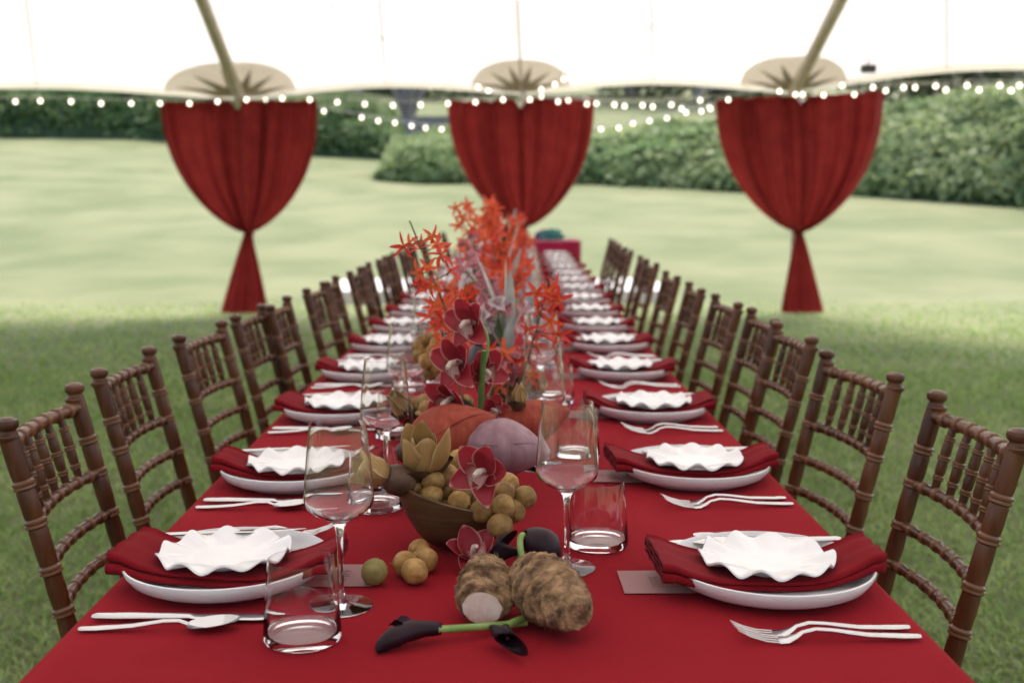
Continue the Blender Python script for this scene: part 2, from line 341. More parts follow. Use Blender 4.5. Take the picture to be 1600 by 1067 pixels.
hedge('clipped_hedge', 'long dark green hedge along the top of the lawn on the left',
      [bxy(-330, 235, 42), bxy(-100, 224, 42), bxy(80, 220, 42), bxy(250, 212, 41.5), bxy(420, 236, 40), bxy(500, 242, 39), bxy(640, 250, 38)],
      [2.5, 2.5, 2.6, 2.5, 2.5, 2.3, 1.5], [4, 4, 4, 4, 4, 4, 4], 26000, 0.15, 6, MT['leaf2'], 0.35)

def tree(label, x, y, hgt, spread, seed, fork=False, leaves=3400, trunk_r=0.22):
    rg = np.random.default_rng(seed); r = random.Random(seed); z0 = ground(x, y); root = empty('tree', (x, y, z0)); m = MB()
    th = hgt * (0.13 if fork else 0.12)
    m.sweep([(0, 0, -.2), (0.05, 0, th * .5), (0, 0, th)], [trunk_r * 1.3, trunk_r, trunk_r * .8], n=10)
    tips = []
    for k in range(6):
        a = 2 * pi * k / 6 + r.uniform(-.3, .3); rr = spread * r.uniform(.45, .75); top = hgt * r.uniform(.65, .92) if fork else hgt * (.06 + .16 * k + r.uniform(-.02, .04))
        m.sweep([(0, 0, th * .9), (cos(a) * rr * .4, sin(a) * rr * .4, th + (top - th) * .45), (cos(a) * rr, sin(a) * rr, top)], [trunk_r * .6, trunk_r * .35, .03], n=7); tips.append((cos(a) * rr, sin(a) * rr, top))
    m.build('trunk', MT['bark'], root)
    P = []
    for k in range(leaves):
        c = tips[k % 6]; d = rg.normal(size=3); d /= np.linalg.norm(d); q = rg.random() ** .4 * spread * .55
        P.append((c[0] + d[0] * q, c[1] + d[1] * q, c[2] + d[2] * q * .75))
    P = np.array(P); NN = np.tile([0, -.3, 1.0], (len(P), 1))
    stuff(link(numpy_mesh('crown', *leaf_cloud(P, NN, .30, rg), MT['treeleaf']), 'crown', root))
    return tag(root, label, 'tree', 'trees beyond the hedges')
p = YP(638, 190, 48); tree('forked grey tree rising in the gap left of the middle curtain', p.x, 48, 6.5, 4.2, 11, True, 3000, .30)
for i, (px, d, lab) in enumerate(((560, 75, 'far tree seen between left and middle curtains beside the forked tree'), (690, 82, 'far tree showing just left of the middle curtain top'),
                   (985, 80, 'far tree showing right of the middle curtain top'), (1090, 72, 'far tree showing just left of the right curtain top'),
                   (1420, 70, 'far tree above the bank right of the right curtain'), (1490, 52, 'leafy tree above the bank at far right, left of two'), (1580, 48, 'leafy tree above the bank at the right edge'))):
    p = YP(px, 170, d); tree(lab, p.x, d, 9, 6, 20 + i)
# low garden wall and a roof beyond
wl_ = empty('garden_wall', (YP(690, 170, 52).x, 52, ground(-1, 52)))
for i in range(14):
    for k in range(2): MB().box((i * .48 - 3 + (k * .24), 0, .2 + k * .37), (.46, .4 + .04 * ((i + k) % 3), .35)).build('stone', MT['stonewall'], wl_, smooth=False)
tag(wl_, 'low grey stone wall far behind the gap left of the middle curtain', 'wall')
# white platform on the lawn behind the centre
pf = empty('white_platform', (0, 0, 0))
q0 = GP(520, 474, 0.0); 
for i in range(4):
    for j in range(2):
        x0 = -2.0 + i * 1.02; y0 = 13.15 + j * 1.02; zz = ground(x0, 14.6) - .05
        MB().box((x0 + .5, y0 + .5, zz), (1.0, 1.0, .22)).build('deck_panel', MT['deck'], pf, smooth=False)
tag(pf, 'low white platform on the lawn behind the far end of the table', 'platform')

# ------------------------------------------------------------------ tent
HEADS = [YP(376, 147, 12.1), YP(815, 139, 12.9), YP(1240, 137, 12.1)]
LOOP = [Vector((-6.9, 12.2, 2.32)), *HEADS, Vector((5.35, 9.6, 2.33)), Vector((5.3, 4.5, 2.75)), Vector((5.2, -1, 2.85)), Vector((4.2, -5, 2.85)),
        Vector((-.5, -6.2, 2.85)), Vector((-5, -5, 2.85)), Vector((-6.0, -1, 2.85)), Vector((-6.2, 5.5, 2.8))]  # side and back eaves out of view, raised to let in more side light
NL = len(LOOP)
def eave(u):
    u = u % NL; k = int(u); f = u - k; a, b = LOOP[k], LOOP[(k + 1) % NL]
    return a.lerp(b, f) + Vector((0, 0, 0.10 * sin(pi * f) ** 1.4 if 0 < f < 1 else 0))
RC = Vector((-.4, 1.8, 5.1))
def canopy(u, v):
    e = eave(u); r = RC + Vector(((e.x - RC.x) * .52, (e.y - RC.y) * .42, 0))
    q = e.lerp(r, v); q.z = e.z + (r.z - e.z) * (v ** 0.97) - .10 * sin(pi * v) * 0
    return q
tent = empty('sailcloth_tent', (0, 0, 0))
m = MB(); m.grid(lambda a, b: canopy(a * NL, b), NL * 12, 14, True)
m.add([canopy(k * .25, 1.0) for k in range(NL * 4)], [tuple(range(NL * 4))])
m.build('canopy', MT['canopy'], tent, sharp=0)
m = MB(); m.grid(lambda a, b: eave(a * NL) + Vector((0, 0, .012 - .075 * b)) , NL * 12, 2, True); m.build('eave_band', MT['beige'], tent, sharp=0)
for k in range(NL):
    for f in (.5,):
        u = k + f; MB().sweep([canopy(u, t / 10) + Vector((0, 0, -.01)) for t in range(11)], [.009] * 11, n=5).build('seam', MT['seam'], tent)
def slope_pt(k, a, r, off):
    """point on canopy near pole head k: angle a across slope, distance r"""
    du = r * cos(a) / 3.0; c = canopy(k + du, min(.98, r * sin(a) / 6.2)); e0 = canopy(k, 0); base = e0 + (canopy(k + du, 0) - e0)
    return c + Vector((0, 0, -off))
for k in (1, 2, 3):
    m = MB()
    m.add([slope_pt(k, 0, 0, .012)] + [slope_pt(k, pi * j / 28, .56, .012) for j in range(29)], [(0, j + 1, j + 2) for j in range(28)])
    pt = m.build('pole_patch', MT['beige'], tent, sharp=0)
    m = MB()
    for j in range(6):
        a0 = pi * (j + .5) / 6
        m.add([slope_pt(k, a0 - .26, .19, .04), slope_pt(k, a0, .50, .04), slope_pt(k, a0 + .26, .19, .04), slope_pt(k, a0, .0, .04)], [(3, 0, 1, 2)])
    m.build('star', MT['star'], pt, smooth=False)
# raking rafters and upright side poles
for (a, b, r) in ((HEADS[0], YP(315, 0, 10.35), .062), (HEADS[2], YP(1314, 0, 10.35), .062)):
    d = (b - a); MB().sweep([a + Vector((0, 0, -.06)), a + d, a + d * 2.4], [r, r * .98, r * .95], n=16).build('rafter', MT['pole'], tent)
MB().sweep([HEADS[1] + Vector((0, 0, -.05)), YP(808, 0, 11.0)], [.012, .012], n=8).build('ridge_rope', MT['pole'], tent)
TIEX = {1: YP(388, 364, 12.0).x, 2: YP(818, 356, 12.8).x, 3: YP(1249, 363, 11.95).x}
for k, h in enumerate(LOOP):
    if k in TIEX: h = Vector((TIEX[k], h.y + .02, h.z))
    MB().sweep([(h.x, h.y + (.06 if k in (1, 2, 3) else 0), ground(h.x, h.y)), (h.x, h.y + (.06 if k in (1, 2, 3) else 0), h.z - .03)], [.028, .028], n=12).build('side_pole', MT['pole'], tent)
    if k in (1, 2, 3): MB().sweep([(h.x, h.y - .02, h.z - .01), (h.x, h.y - .05, h.z - .12), (h.x + .01, h.y - .07, h.z - .27)], [.03, .022, .014], n=8).build('pole_strap', MT['whitepaint'], tent)
tag(tent, 'white sailcloth tent canopy with beige eave band and star patches overhead', 'tent')
fl = empty('flood_light', YP(1357, 108, 11.2))
MB().box((0, 0, 0), (.13, .09, .075)).build('housing', MT['black'], fl, smooth=False); MB().sweep([(0, 0, .03), (0, 0, .30)], [.008, .008], n=6).build('bracket', MT['black'], fl)
tag(fl, 'small dark lamp box under the canopy right of the right curtain', 'lamp')

# ------------------------------------------------------------------ curtains
def curtain(label, xl, yl, xr, yr, d_l, d_r, px_t, py_t, py_b, wb, seed, tail=True):
    r = random.Random(seed); L = YP(xl, yl, d_l); R = YP(xr, yr, d_r); dm = (d_l + d_r) / 2
    T = YP(px_t, py_t, dm); root = empty('curtain', (T.x, dm, 0)); org = Vector((T.x, dm, 0))
    ph = [r.uniform(0, 6.28) for _ in range(6)]
    def fold(u, t):
        w_ = u + .05 * sin(u * 9 + ph[5])
        a = 0.11 * abs(sin(w_ * 7.5 + ph[0])) ** .7 + .045 * sin(w_ * 19 + ph[1] + t) + .022 * sin(w_ * 41 + ph[2]) + .035 * sin(u * 5 + ph[3] - t * 2)
        return a
    def P(u, t):  # u in [-1,1]
        c = L.lerp(R, .5); half = (R - L) * .5
        w = max(0.0, 1 - t ** 2.2) ** .72
        axis = c.lerp(T, t ** 1.0)
        sag = .10 * max(0, 1 - abs(u) / .10) * (1 - t) ** 8
        x = axis + half * (u * (w * .97 + .03))
        x.z = (L.z + (R.z - L.z) * (u + 1) / 2) * (1 - t) + T.z * t - sag
        amp = 1.0 - .35 * t
        gather = .10 * sin(pi * t) * (1 - u * u)
        return x + Vector((0, -fold(u, t) * amp - gather, 0)) - org
    for a, b, o in ((-1, .03, 0), (-.03, 1, -.012)):
        MB().grid(lambda s, t: P(a + (b - a) * s, t) + Vector((0, o, 0)), 90, 40).build('curtain_panel', MT['curtain'], root, sharp=0)
    MB().sweep([L - org + Vector((0, 0, .005)), R - org + Vector((0, 0, .005))], [.014, .014], n=8).build('curtain_rod', MT['pole'], root)
    # header hem
    MB().grid(lambda s, t: P(-1 + 2 * s, 0) + Vector((0, -.03, .012 - .05 * t)), 90, 2).build('header_hem', MT['curtain'], root, sharp=0)
    mt = Matrix.Translation(T - org)
    MB().lathe([(.045, -.03), (.052, -.015), (.052, .015), (.045, .03)], 16, mt).build('tie_band', MT['curtain'], root)
    bz = GP(px_t, py_b, 0); 
    def Q(u, t):
        w = .035 + (wb / 2 - .035) * t ** .9; z = (T.z) * (1 - t) + .01 * t
        return Vector((u * w + (bz.x - T.x) * t, -.03 - (.02 + .06 * t) * (cos(u * 8 + ph[4]) * .5 + .3 * sin(u * 17 + ph[5])) - .05 * (1 - u * u) * t, z))
    MB().grid(lambda s, t: Q(-1 + 2 * s, t), 60, 24).build('curtain_tail', MT['curtain'], root, sharp=0)
    return tag(root, label, 'curtain', 'red curtains tied at the tent poles')
curtain('red curtain tied hourglass at the left tent pole, left of the three', 252, 163, 497, 159, 12.0, 12.0, 388, 364, 488, .52, 1)
curtain('red curtain behind the far end of the table, middle of the three', 700, 161, 927, 155, 12.8, 12.8, 818, 356, 480, .50, 2)
curtain('red curtain tied at the right tent pole before the shrub bank', 1119, 158, 1378, 147, 12.0, 11.9, 1248, 363, 488, .46, 3)

# ------------------------------------------------------------------ string lights
bm_ = MB().lathe([(0.0001, -.040), (.010, -.038), (.0165, -.030), (.018, -.021), (.015, -.009), (.010, 0.0)], 12).mesh('bulb', MT['bulb'])
sk_ = MB().lathe([(.0135, -.004), (.0135, .022), (.008, .03), (.0001, .031)], 10).mesh('socket', MT['cable'])
def lights(label, pts):
    P = [YP(x, y, d) for x, y, d in pts]; root = empty('string_lights', P[0]); o = P[0]; path = []
    for i in range(len(P)):
        path.append(P[i] - o + Vector((0, 0, .05)))
        if i < len(P) - 1: path.append((P[i] + P[i + 1]) / 2 - o + Vector((0, 0, .042)))
    MB().sweep(path, [.0045] * len(path), n=6).build('cable', MT['cable'], root)
    for p in P:
        b = link(bm_, 'bulb', root); b.location = p - o + Vector((0, 0, .026))
        s = link(sk_, 'socket', b); s.location = (0, 0, 0)
    return tag(root, label, 'string lights', 'lit string lights under the canopy')
D = 11.75
lights('lit bulb string along the eave across left and middle curtains', [(x, y, D) for x, y in ((-24, 161), (24, 160), (63, 159), (111, 160), (158, 163), (205, 163), (250, 163), (296, 163), (340, 160), (385, 157), (441, 155), (484, 157), (527, 161), (570, 164), (614, 166), (657, 165), (700, 163), (743, 161), (786, 157))])
lights('lit bulb string from the middle curtain to the right curtain', [(x, y, D) for x, y in ((828, 157), (872, 160), (917, 164), (960, 165), (1004, 166), (1049, 165), (1094, 158), (1138, 157), (1218, 144))])
lights('sagging lit bulb string hanging low behind the middle curtain', [(x, y, 13.3) for x, y in ((415, 158), (460, 167), (506, 175), (565, 185), (591, 190), (617, 193), (643, 198), (665, 201), (690, 203), (720, 206), (760, 209), (815, 210), (870, 209), (910, 207), (939, 203), (967, 201), (989, 194), (1015, 190), (1042, 186), (1072, 177), (1096, 175), (1109, 168), (1125, 163))])
lights('lit bulb string crossing just under the eave right of middle curtain', [(x, y, 12.2) for x, y in ((846, 152), (888, 158), (932, 163), (976, 167), (1020, 168), (1065, 171), (1110, 171), (1155, 165))])
C_ = [(503, 3), (520, 20), (550, 38), (577, 57), (608, 73), (633, 86), (659, 100), (679, 109), (711, 118), (723, 129), (747, 137), (763, 143)]
lights('lit bulb string climbing from the middle pole to the upper left', [(x, y, 10.3 + 2.3 * i / 11) for i, (x, y) in enumerate(C_)])
C_ = [(1075, 3), (1050, 24), (1029, 43), (995, 63), (973, 80), (948, 93), (924, 107), (903, 118), (881, 125), (867, 133), (846, 141)]
lights('lit bulb string climbing from the middle pole to the upper right', [(x, y, 10.3 + 2.3 * i / 10) for i, (x, y) in enumerate(C_)])
C_ = [(1243, 149), (1287, 150), (1335, 149), (1384, 143), (1430, 138), (1478, 142), (1530, 142), (1580, 143), (1640, 140)]
lights('lower lit bulb string running from the right curtain to the right edge', [(x, y, 11.7 - 1.8 * i / 8) for i, (x, y) in enumerate(C_)])
C_ = [(1254, 149), (1316, 135), (1364, 138), (1412, 138), (1462, 136), (1511, 135), (1562, 135), (1593, 135), (1640, 133)]
lights('upper lit bulb string running from the right curtain to the right edge', [(x, y, 11.5 - 1.8 * i / 8) for i, (x, y) in enumerate(C_)])

# ------------------------------------------------------------------ table
Y0, Y1, HW = 0.62, 9.72, 0.492
prof = [(-HW - .004, .05), (-HW - .003, .3), (-HW - .001, .6), (-HW + .0, .735), (-HW + .004, .746), (-HW + .012, .75)] + [(-HW + .03 + (2 * HW - .06) * i / 48, .75) for i in range(49)] + \
       [(HW - .012, .75), (HW - .004, .746), (HW, .735), (HW + .001, .6), (HW + .003, .3), (HW + .004, .05)]
def clothpt(a, b):
    i = min(int(a * (len(prof) - 1) + .5), len(prof) - 1); x, z = prof[i]; y = Y0 + (Y1 - Y0) * b
    dz = (0.0011 * mnoise.noise(Vector((x * 3, y * 2.2, 1))) - .0012 * math.exp(-((x - .02) / .006) ** 2) + .0011 * mnoise.noise(Vector((x * 9, y * 5, 4)))) if z > .749 else 0
    dx = (.75 - z) * .03 * sin(y * 11 + 2 * sin(y * 3)) * (1 if x > 0 else -1) if z < .73 else 0
    return Vector((x + dx + bend(y), y, z + dz - .0012))
m = MB().grid(clothpt, len(prof) - 1, 420)
for yy, s in ((Y0, -1), (Y1, 1)):
    m.grid(lambda a, b: Vector((-HW + 2 * HW * a + bend(yy), yy + s * (.004 + .012 * b * sin(a * 40)), .7488 - .70 * b)), 40, 8)
tag(m.build('tablecloth', MT['cloth'], sharp=0), 'long plain red cloth covering the banquet table', 'tablecloth')
tb = empty('banquet_table', (0, 0, 0))
for k in range(5):
    y0 = Y0 + .02 + k * 1.81; MB().box((bend(y0 + .9), y0 + .9, .728), (.95, 1.78, .03)).build('table_top', MT['seat'], tb, smooth=False)
    for sx in (-1, 1):
        for e in (.2, 1.6): MB().sweep([(sx * .36 + bend(y0 + .9), y0 + e, 0), (sx * .36 + bend(y0 + .9), y0 + e, .713)], [.016, .016], n=8).build('leg', MT['black'], tb)
tag(tb, 'long banquet table hidden under the red cloth', 'table')

# ------------------------------------------------------------------ chairs
def ringed(fn, N, r0, rings, rr, hw, taper=None, n=12):
    """turned stick along fn(t), beads turned from the same piece; uv.x = 1 on the beads"""
    Ltot = sum((Vector(fn((i + 1) / N)) - Vector(fn(i / N))).length for i in range(N)); S = []
    for t in rings:
        for o, q in ((-hw, .93), (-hw * .6, rr), (-hw * .15, rr * .98), (0, .95), (hw * .15, rr * .98), (hw * .6, rr), (hw, .93)): S.append((t + o / Ltot, q, 0 if abs(o) == hw else 1))
    for i in range(N + 1):
        if all(abs(i / N - t) > (hw * 1.1) / Ltot for t in rings): S.append((i / N, 1, 0))
    S = sorted(q for q in S if 0 <= q[0] <= 1)
    m = MB().sweep([fn(q[0]) for q in S], [r0 * (taper(q[0]) if taper else 1) * q[1] for q in S], n=n)
    m.uv = [(q[2], .5) for q in S for _ in range(n)]
    return m
RK = .105
def make_chair():
    ch = empty('banquet_chair'); W = .152
    def post(s):
        def fn(t):
            z = t * .892
            x = .075 * (1 - z / .45) ** 2 if z < .45 else RK * ((z - .45) / .45) ** 1.08
            return Vector((x, s * (W + (.012 * (1 - z / .45) if z < .45 else 0.004 * (z - .45) / .45)), z))
        return fn
    for s in (-1, 1):
        fn = post(s); zr = [.12, .28, .545, .62, .685, .757, .815]
        sh = ringed(fn, 30, .0145, [z / .892 for z in zr], 1.16, .008, n=14)
        p = sh.build('back_post', MT['wood'], ch)
        tp = fn(1.0); M_ = Matrix.Translation(tp - Vector((0, 0, .012)))
        MB().lathe([(.0145, 0), (.0162, .004), (.0162, .008), (.0125, .012), (.0122, .017), (.0158, .021), (.0166, .027), (.0150, .032), (.009, .0355), (.0001, .0365)], 16, M_).build('finial', MT['wood'], p)
    def bx(z): return RK * ((z - .45) / .45) ** 1.08
    def rail(z, bow): return lambda t: Vector((bx(z) + bow * (1 - (2 * t - 1) ** 2), -W + 2 * W * t, z))
    for nm, z, r in (('crest_rail', .872, .0110), ('back_rail', .757, .0098), ('back_rail', .685, .0092), ('back_rail', .62, .0092)):
        sh = ringed(rail(z, .020), 18, r, [.1, .23, .37, .5, .63, .77, .9], 1.17, .007, n=10)
        p = sh.build(nm, MT['wood'], ch)
    for k in range(5):
        t = .5 + (k - 2) * .155
        a = rail(.757, .020)(t); b = rail(.872, .020)(t)
        sh = ringed(lambda q: a.lerp(b, q), 10, .0078, [.22, .5, .78], 1.22, .005, lambda q: .72 + .4 * sin(pi * q), n=9)
        p = sh.build('spindle', MT['wood'], ch)
    m = MB()
    def seatpt(u, v, z):  # trapezoid
        x = .015 - .40 * u; h = .156 + .034 * u; return Vector((x, (-h + 2 * h * v), z))
    for z0, z1 in ((.435, .462),):
        vs_ = [seatpt(u, v, z) for z in (z0, z1) for u, v in ((0, 0), (1, 0), (1, 1), (0, 1))]
        m.add(vs_, [(0, 1, 2, 3), (7, 6, 5, 4), (0, 4, 5, 1), (1, 5, 6, 2), (2, 6, 7, 3), (3, 7, 4, 0)])
    m.build('seat', MT['seat'], ch, smooth=False)
    for s in (-1, 1):
        sh = ringed(lambda t: Vector((-.36 - .015 * (1 - t), s * (.18 + .012 * (1 - t)), t * .436)), 8, .0155, [.15, .4, .65, .88], 1.16, .008)
        p = sh.build('front_leg', MT['wood'], ch)
        for z in (.16, .27): MB().sweep([(-.36, s * .185, z), (.03, s * .178, z)], [.009, .009], n=8).build('stretcher', MT['wood'], ch)
    for x, z in ((-.36, .20), (-.365, .31), (.035, .2)): MB().sweep([(x, -.185, z), (x, .185, z)], [.009, .009], n=8).build('stretcher', MT['wood'], ch)
    return ch
ORD = ['nearest', 'second', 'third', 'fourth', 'fifth', 'sixth', 'seventh', 'eighth', 'ninth', 'tenth', 'eleventh', 'twelfth', 'thirteenth', 'fourteenth', 'fifteenth', 'sixteenth']
proto = make_chair(); first = [True]
def put_chair(side, x, y, rz, i):
    c = proto if first[0] else copy_tree(proto); first[0] = False
    c.location = (x, y, 0); c.rotation_euler = (0, 0, (0 if side > 0 else pi) + rz)
    nm = 'right' if side > 0 else 'left'
    tag(c, f'dark brown turned wood ballroom chair, {ORD[i]} from the camera along the {nm} side', 'chair', f'wooden chairs along the {nm} side of the table')
R_CH = [(.628, 1.704, -.02), (.612, 2.196, .12), (.625, 2.756, .01), (.638, 3.134, -.02), (.630, 3.596, .03), (.622, 4.13, -.03), (.632, 4.758, .0), (.67, 5.65, .02), (.675, 6.02, -.03), (.70, 6.95, .02), (.715, 7.38, .03), (.735, 7.9, .0), (.765, 8.5, 0)]
L_CH = [(-.620, 1.804, .05), (-.645, 2.284, .0), (-.626, 2.796, -.08), (-.604, 3.252, -.03), (-.573, 3.537, .02), (-.557, 4.148, -.04), (-.545, 4.477, .03), (-.523, 5.054, -.02), (-.515, 5.42, .03), (-.50, 6.0, .0), (-.485, 6.4, .02), (-.47, 7.0, -.03), (-.45, 7.5, .0), (-.42, 8.2, .0), (-.36, 10.05, .12)]
for i, (x, y, r) in enumerate(R_CH): put_chair(1, x, y, r, i)
for i, (x, y, r) in enumerate(L_CH): put_chair(-1, x, y, r, i)

# ------------------------------------------------------------------ place settings
PLATE = MB().lathe([(.0001, .004), (.085, .004), (.089, .000), (.093, .000), (.095, .003), (.108, .0055), (.120, .0115), (.1270, .0205), (.1298, .0275), (.1296, .0295), (.1275, .0300), (.1255, .0275), (.1220, .0195), (.114, .0118), (.103, .0085), (.0001, .0080)], 72).mesh('dinner_plate', MT['plate'])
def ruffle_mesh(seed):
    r = random.Random(seed); ph = r.uniform(0, 6.28); NP = 10
    def top(a, t, off):
        A = a * 2 * pi + ph; env = max(0, (t - .52) / .48)
        w = cos(NP * A + .5 * sin(2 * A) ) ; amp = .0050 * env ** 1.1 * (1 + .25 * sin(3 * A + ph))
        rr = .083 * t * (1 + .018 * env * cos(NP * A + 1.2)); z = .004 + .0095 * env ** 1.0 + amp * w
        return Vector((rr * cos(A), rr * sin(A), z + off))
    m = MB(); N = 132; nr = 16
    ts = [0.02 + .98 * j / nr for j in range(nr + 1)]
    m.grid(lambda a, b: top(a, ts[int(round(b * nr))], .0036), N, nr, True)
    m.grid(lambda a, b: top(a, ts[nr] + (.012 if .1 < b < .9 else 0), .0036 * (1 - b)), N, 3, True)
    m.grid(lambda a, b: top(a, ts[nr - int(round(b * nr))], 0), N, nr, True)
    m.add([top(j / 24, .02, .0036) for j in range(24)], [tuple(range(24))])
    m.lathe([(.035, .003), (.037, -.0005), (.041, -.0005), (.043, .004)], 40)
    return m.mesh('ruffled_plate', MT['china'], sharp=0)
RUF = [ruffle_mesh(s) for s in range(3)]
def napkin_mesh(seed):
    r = random.Random(seed); m = MB(); LAY = 4; hw = .059; path = []
    for k in range(LAY):
        z = .0015 + k * .0034; s = 1 if k % 2 == 0 else -1; e = hw - .002 * k + r.uniform(-.003, .003)
        for q in range(9): path.append((s * e * (1 - 2 * q / 8), z + (.0008 * sin(q * 2.1 + k))))
        if k < LAY - 1:
            for a in (-45, 0, 45): path.append((-s * (e + .0020 * cos(radians(a))), z + .0017 + .0017 * sin(radians(a))))
    n = len(path); Nx = 34; Lh = .140
    ph = r.uniform(0, 6); skew = r.uniform(-.10, .10)
    def sag(x, y, z):
        lift = .0215 * (abs(x) / Lh) ** 2.6; droop = -.006 * max(0, abs(x) / Lh - .88) / .12
        open_ = 1 + 1.0 * max(0, (abs(x) - .06) / .075) ** 1.5 * .9
        wv = .003 * sin(x * 34 + ph) * (.3 + abs(y) / hw)
        return lift + droop + z * open_ + wv * .5
    def pt(i, j, side):
        x = -Lh + 2 * Lh * i / Nx; y, z = path[j]
        a = path[max(j - 1, 0)]; b = path[min(j + 1, n - 1)]; tx, tz = b[0] - a[0], b[1] - a[1]; l = sqrt(tx * tx + tz * tz) or 1
        y2 = y - tz / l * .001 * side; z2 = z + tx / l * .001 * side
        flare = 1 + .16 * sin(x * 9 + ph) - .10 * (x / Lh) ** 2
        return Vector((x, y2 * flare + skew * x, .0105 + sag(x, y2, z2)))
    A = [[pt(i, j, 1) for j in range(n)] for i in range(Nx + 1)]; B = [[pt(i, j, -1) for j in range(n)] for i in range(Nx + 1)]
    v = [p for row in A for p in row] + [p for row in B for p in row]; o = (Nx + 1) * n; f = []
    for i in range(Nx):
        for j in range(n - 1):
            f.append((i * n + j, i * n + j + 1, (i + 1) * n + j + 1, (i + 1) * n + j)); f.append((o + i * n + j, o + (i + 1) * n + j, o + (i + 1) * n + j + 1, o + i * n + j + 1))
        for j in (0, n - 1): f.append((i * n + j, (i + 1) * n + j, o + (i + 1) * n + j, o + i * n + j))
    for i in (0, Nx):
        for j in range(n - 1): f.append((i * n + j, i * n + j + 1, o + i * n + j + 1, o + i * n + j))
    m.add(v, f); return m.mesh('napkin', MT['napkin'], sharp=0)
NAP = [napkin_mesh(s) for s in range(4)]
def fork_mesh():   # handle end at x=0, tines toward +x
    m = MB(); hs = [(0, .0058, .0035, .0022), (.004, .0060, .0052, .0026), (.02, .0062, .0060, .0026), (.06, .0080, .0048, .0026), (.10, .0135, .0034, .0026), (.118, .0148, .0030, .0026), (.132, .0120, .0034, .002), (.140, .0075, .0070, .0013), (.150, .0042, .0115, .001), (.160, .0040, .0122, .001)]
    m.sweep([(x, 0, z) for x, z, w, t in hs], [w for *_, w, t in hs], [t for *_, t in hs], n=12, up=(0, 0, 1))
    for k in range(4):
        y = (k - 1.5) * .0066
        m.sweep([(.157, y, .0041), (.175, y * .98, .0062), (.192, y * .95, .0115), (.206, y * .92, .0185)], [.0014, .0013, .0012, .0005], [.0010, .001, .001, .0005], n=6, up=(0, 0, 1))
    return m.mesh('fork', MT['steel'])
def knife_mesh():
    m = MB(); hs = [(0, .0052, .0035, .0025), (.005, .0055, .0060, .0036), (.03, .0055, .0072, .0042), (.09, .0052, .0062, .0038), (.112, .0050, .0052, .0034), (.118, .0048, .0075, .0016), (.15, .0045, .0105, .0011), (.19, .0042, .0108, .0010), (.21, .0040, .0080, .0009), (.222, .0040, .0018, .0006)]
    m.sweep([(x, 0, z) for x, z, w, t in hs], [w for *_, w, t in hs], [t for *_, t in hs], n=12, up=(0, 0, 1)); return m.mesh('knife', MT['steel'])
def butter_mesh():
    m = MB(); hs = [(0, .003, .0035, .002), (.005, .003, .0055, .003), (.05, .003, .0058, .003), (.085, .003, .0045, .0026), (.095, .003, .009, .0012), (.13, .003, .0140, .001), (.165, .003, .0125, .001), (.19, .003, .006, .0008), (.203, .003, .001, .0005)]
    m.sweep([(x, 0, z) for x, z, w, t in hs], [w for *_, w, t in hs], [t for *_, t in hs], n=12, up=(0, 0, 1)); return m.mesh('butter_knife', MT['steel'])
def spoon_mesh():
    m = MB(); hs = [(0, .0058, .0035, .0022), (.004, .0060, .0052, .0026), (.02, .0062, .0060, .0026), (.06, .0082, .0048, .0026), (.095, .0130, .0032, .0026), (.112, .0130, .0030, .0026), (.122, .0095, .0040, .002)]
    m.sweep([(x, 0, z) for x, z, w, t in hs], [w for *_, w, t in hs], [t for *_, t in hs], n=10, up=(0, 0, 1))
    def bowl(off):
        def fn(a, t):
            A = a * 2 * pi; rx, ry = .030 * t, .0185 * t * (1 - .12 * cos(A)); d = .0085 * (1 - t * t)
            return Vector((.150 + rx * cos(A), ry * sin(A), .0125 + .003 * cos(A) * t - d + off))
        return fn
    m.grid(bowl(0), 28, 7, True); m.grid(bowl(-.0011), 28, 7, True)
    return m.mesh('spoon', MT['steel'])
FORK, KNIFE, BUTTER, SPOON = fork_mesh(), knife_mesh(), butter_mesh(), spoon_mesh()
def thick(outer, wall, base_z):
    """outer profile bottom->top, add inner wall back down"""
    inn = [(max(r - wall, .0004), z) for r, z in outer if z > base_z][::-1]
    return inn
wo = [(.0001, .0), (.034, .0), (.0375, .0008), (.0380, .0018), (.036, .0022), (.018, .0034), (.008, .0065), (.0050, .014), (.0038, .028), (.0036, .06), (.0038, .085), (.0052, .096), (.0090, .104), (.018, .1095), (.030, .1155), (.0385, .123), (.0412, .131), (.0412, .140), (.0390, .168), (.0355, .203), (.03365, .2205), (.0335, .2222)]
wi = [(.0331, .2225), (.0327, .2222), (.03285, .2205), (.0347, .203), (.0382, .168), (.0404, .140), (.0403, .132), (.0377, .1245), (.029, .1168), (.018, .1112), (.008, .1075), (.0001, .1062)]
WINE = MB().lathe(wo + wi, 64).mesh('wine_glass', MT['glass'], sharp=38)
to = [(.0001, .0012), (.034, .0012), (.0385, .0), (.0415, .0012), (.0432, .005), (.0430, .012), (.0405, .045), (.0365, .088), (.0361, .0910), (.0360, .0922)]
ti = [(.0356, .0925), (.0353, .0922), (.0354, .0910), (.0358, .088), (.0396, .045), (.0420, .014), (.0405, .0102), (.036, .0092), (.0001, .0085)]
TUMB = MB().lathe(to + ti, 64).mesh('tumbler', MT['glass'], sharp=38)
CARD = MB().box((0, 0, .0004), (.115, .085, .0005)).mesh('menu_card', MT['card'], smooth=False)
def ink_mesh():
    m = MB(); r = random.Random(4)
    for k in range(6):
        x = -.02
        while x < .02:
            w = r.uniform(.003, .008); m.box((x + w / 2 + .0, -.02 + k * .007, .0010), (w, .0016, .0003)); x += w + .0018
    return m.mesh('printed_text', MT['ink'], smooth=False)
INK = ink_mesh()
def thing(me, name, loc, rz, label, cat, group, rot=None):
    o = link(me, name); o.location = loc; o.rotation_euler = rot if rot else (0, 0, rz); return tag(o, label, cat, group)
r2 = random.Random(21)
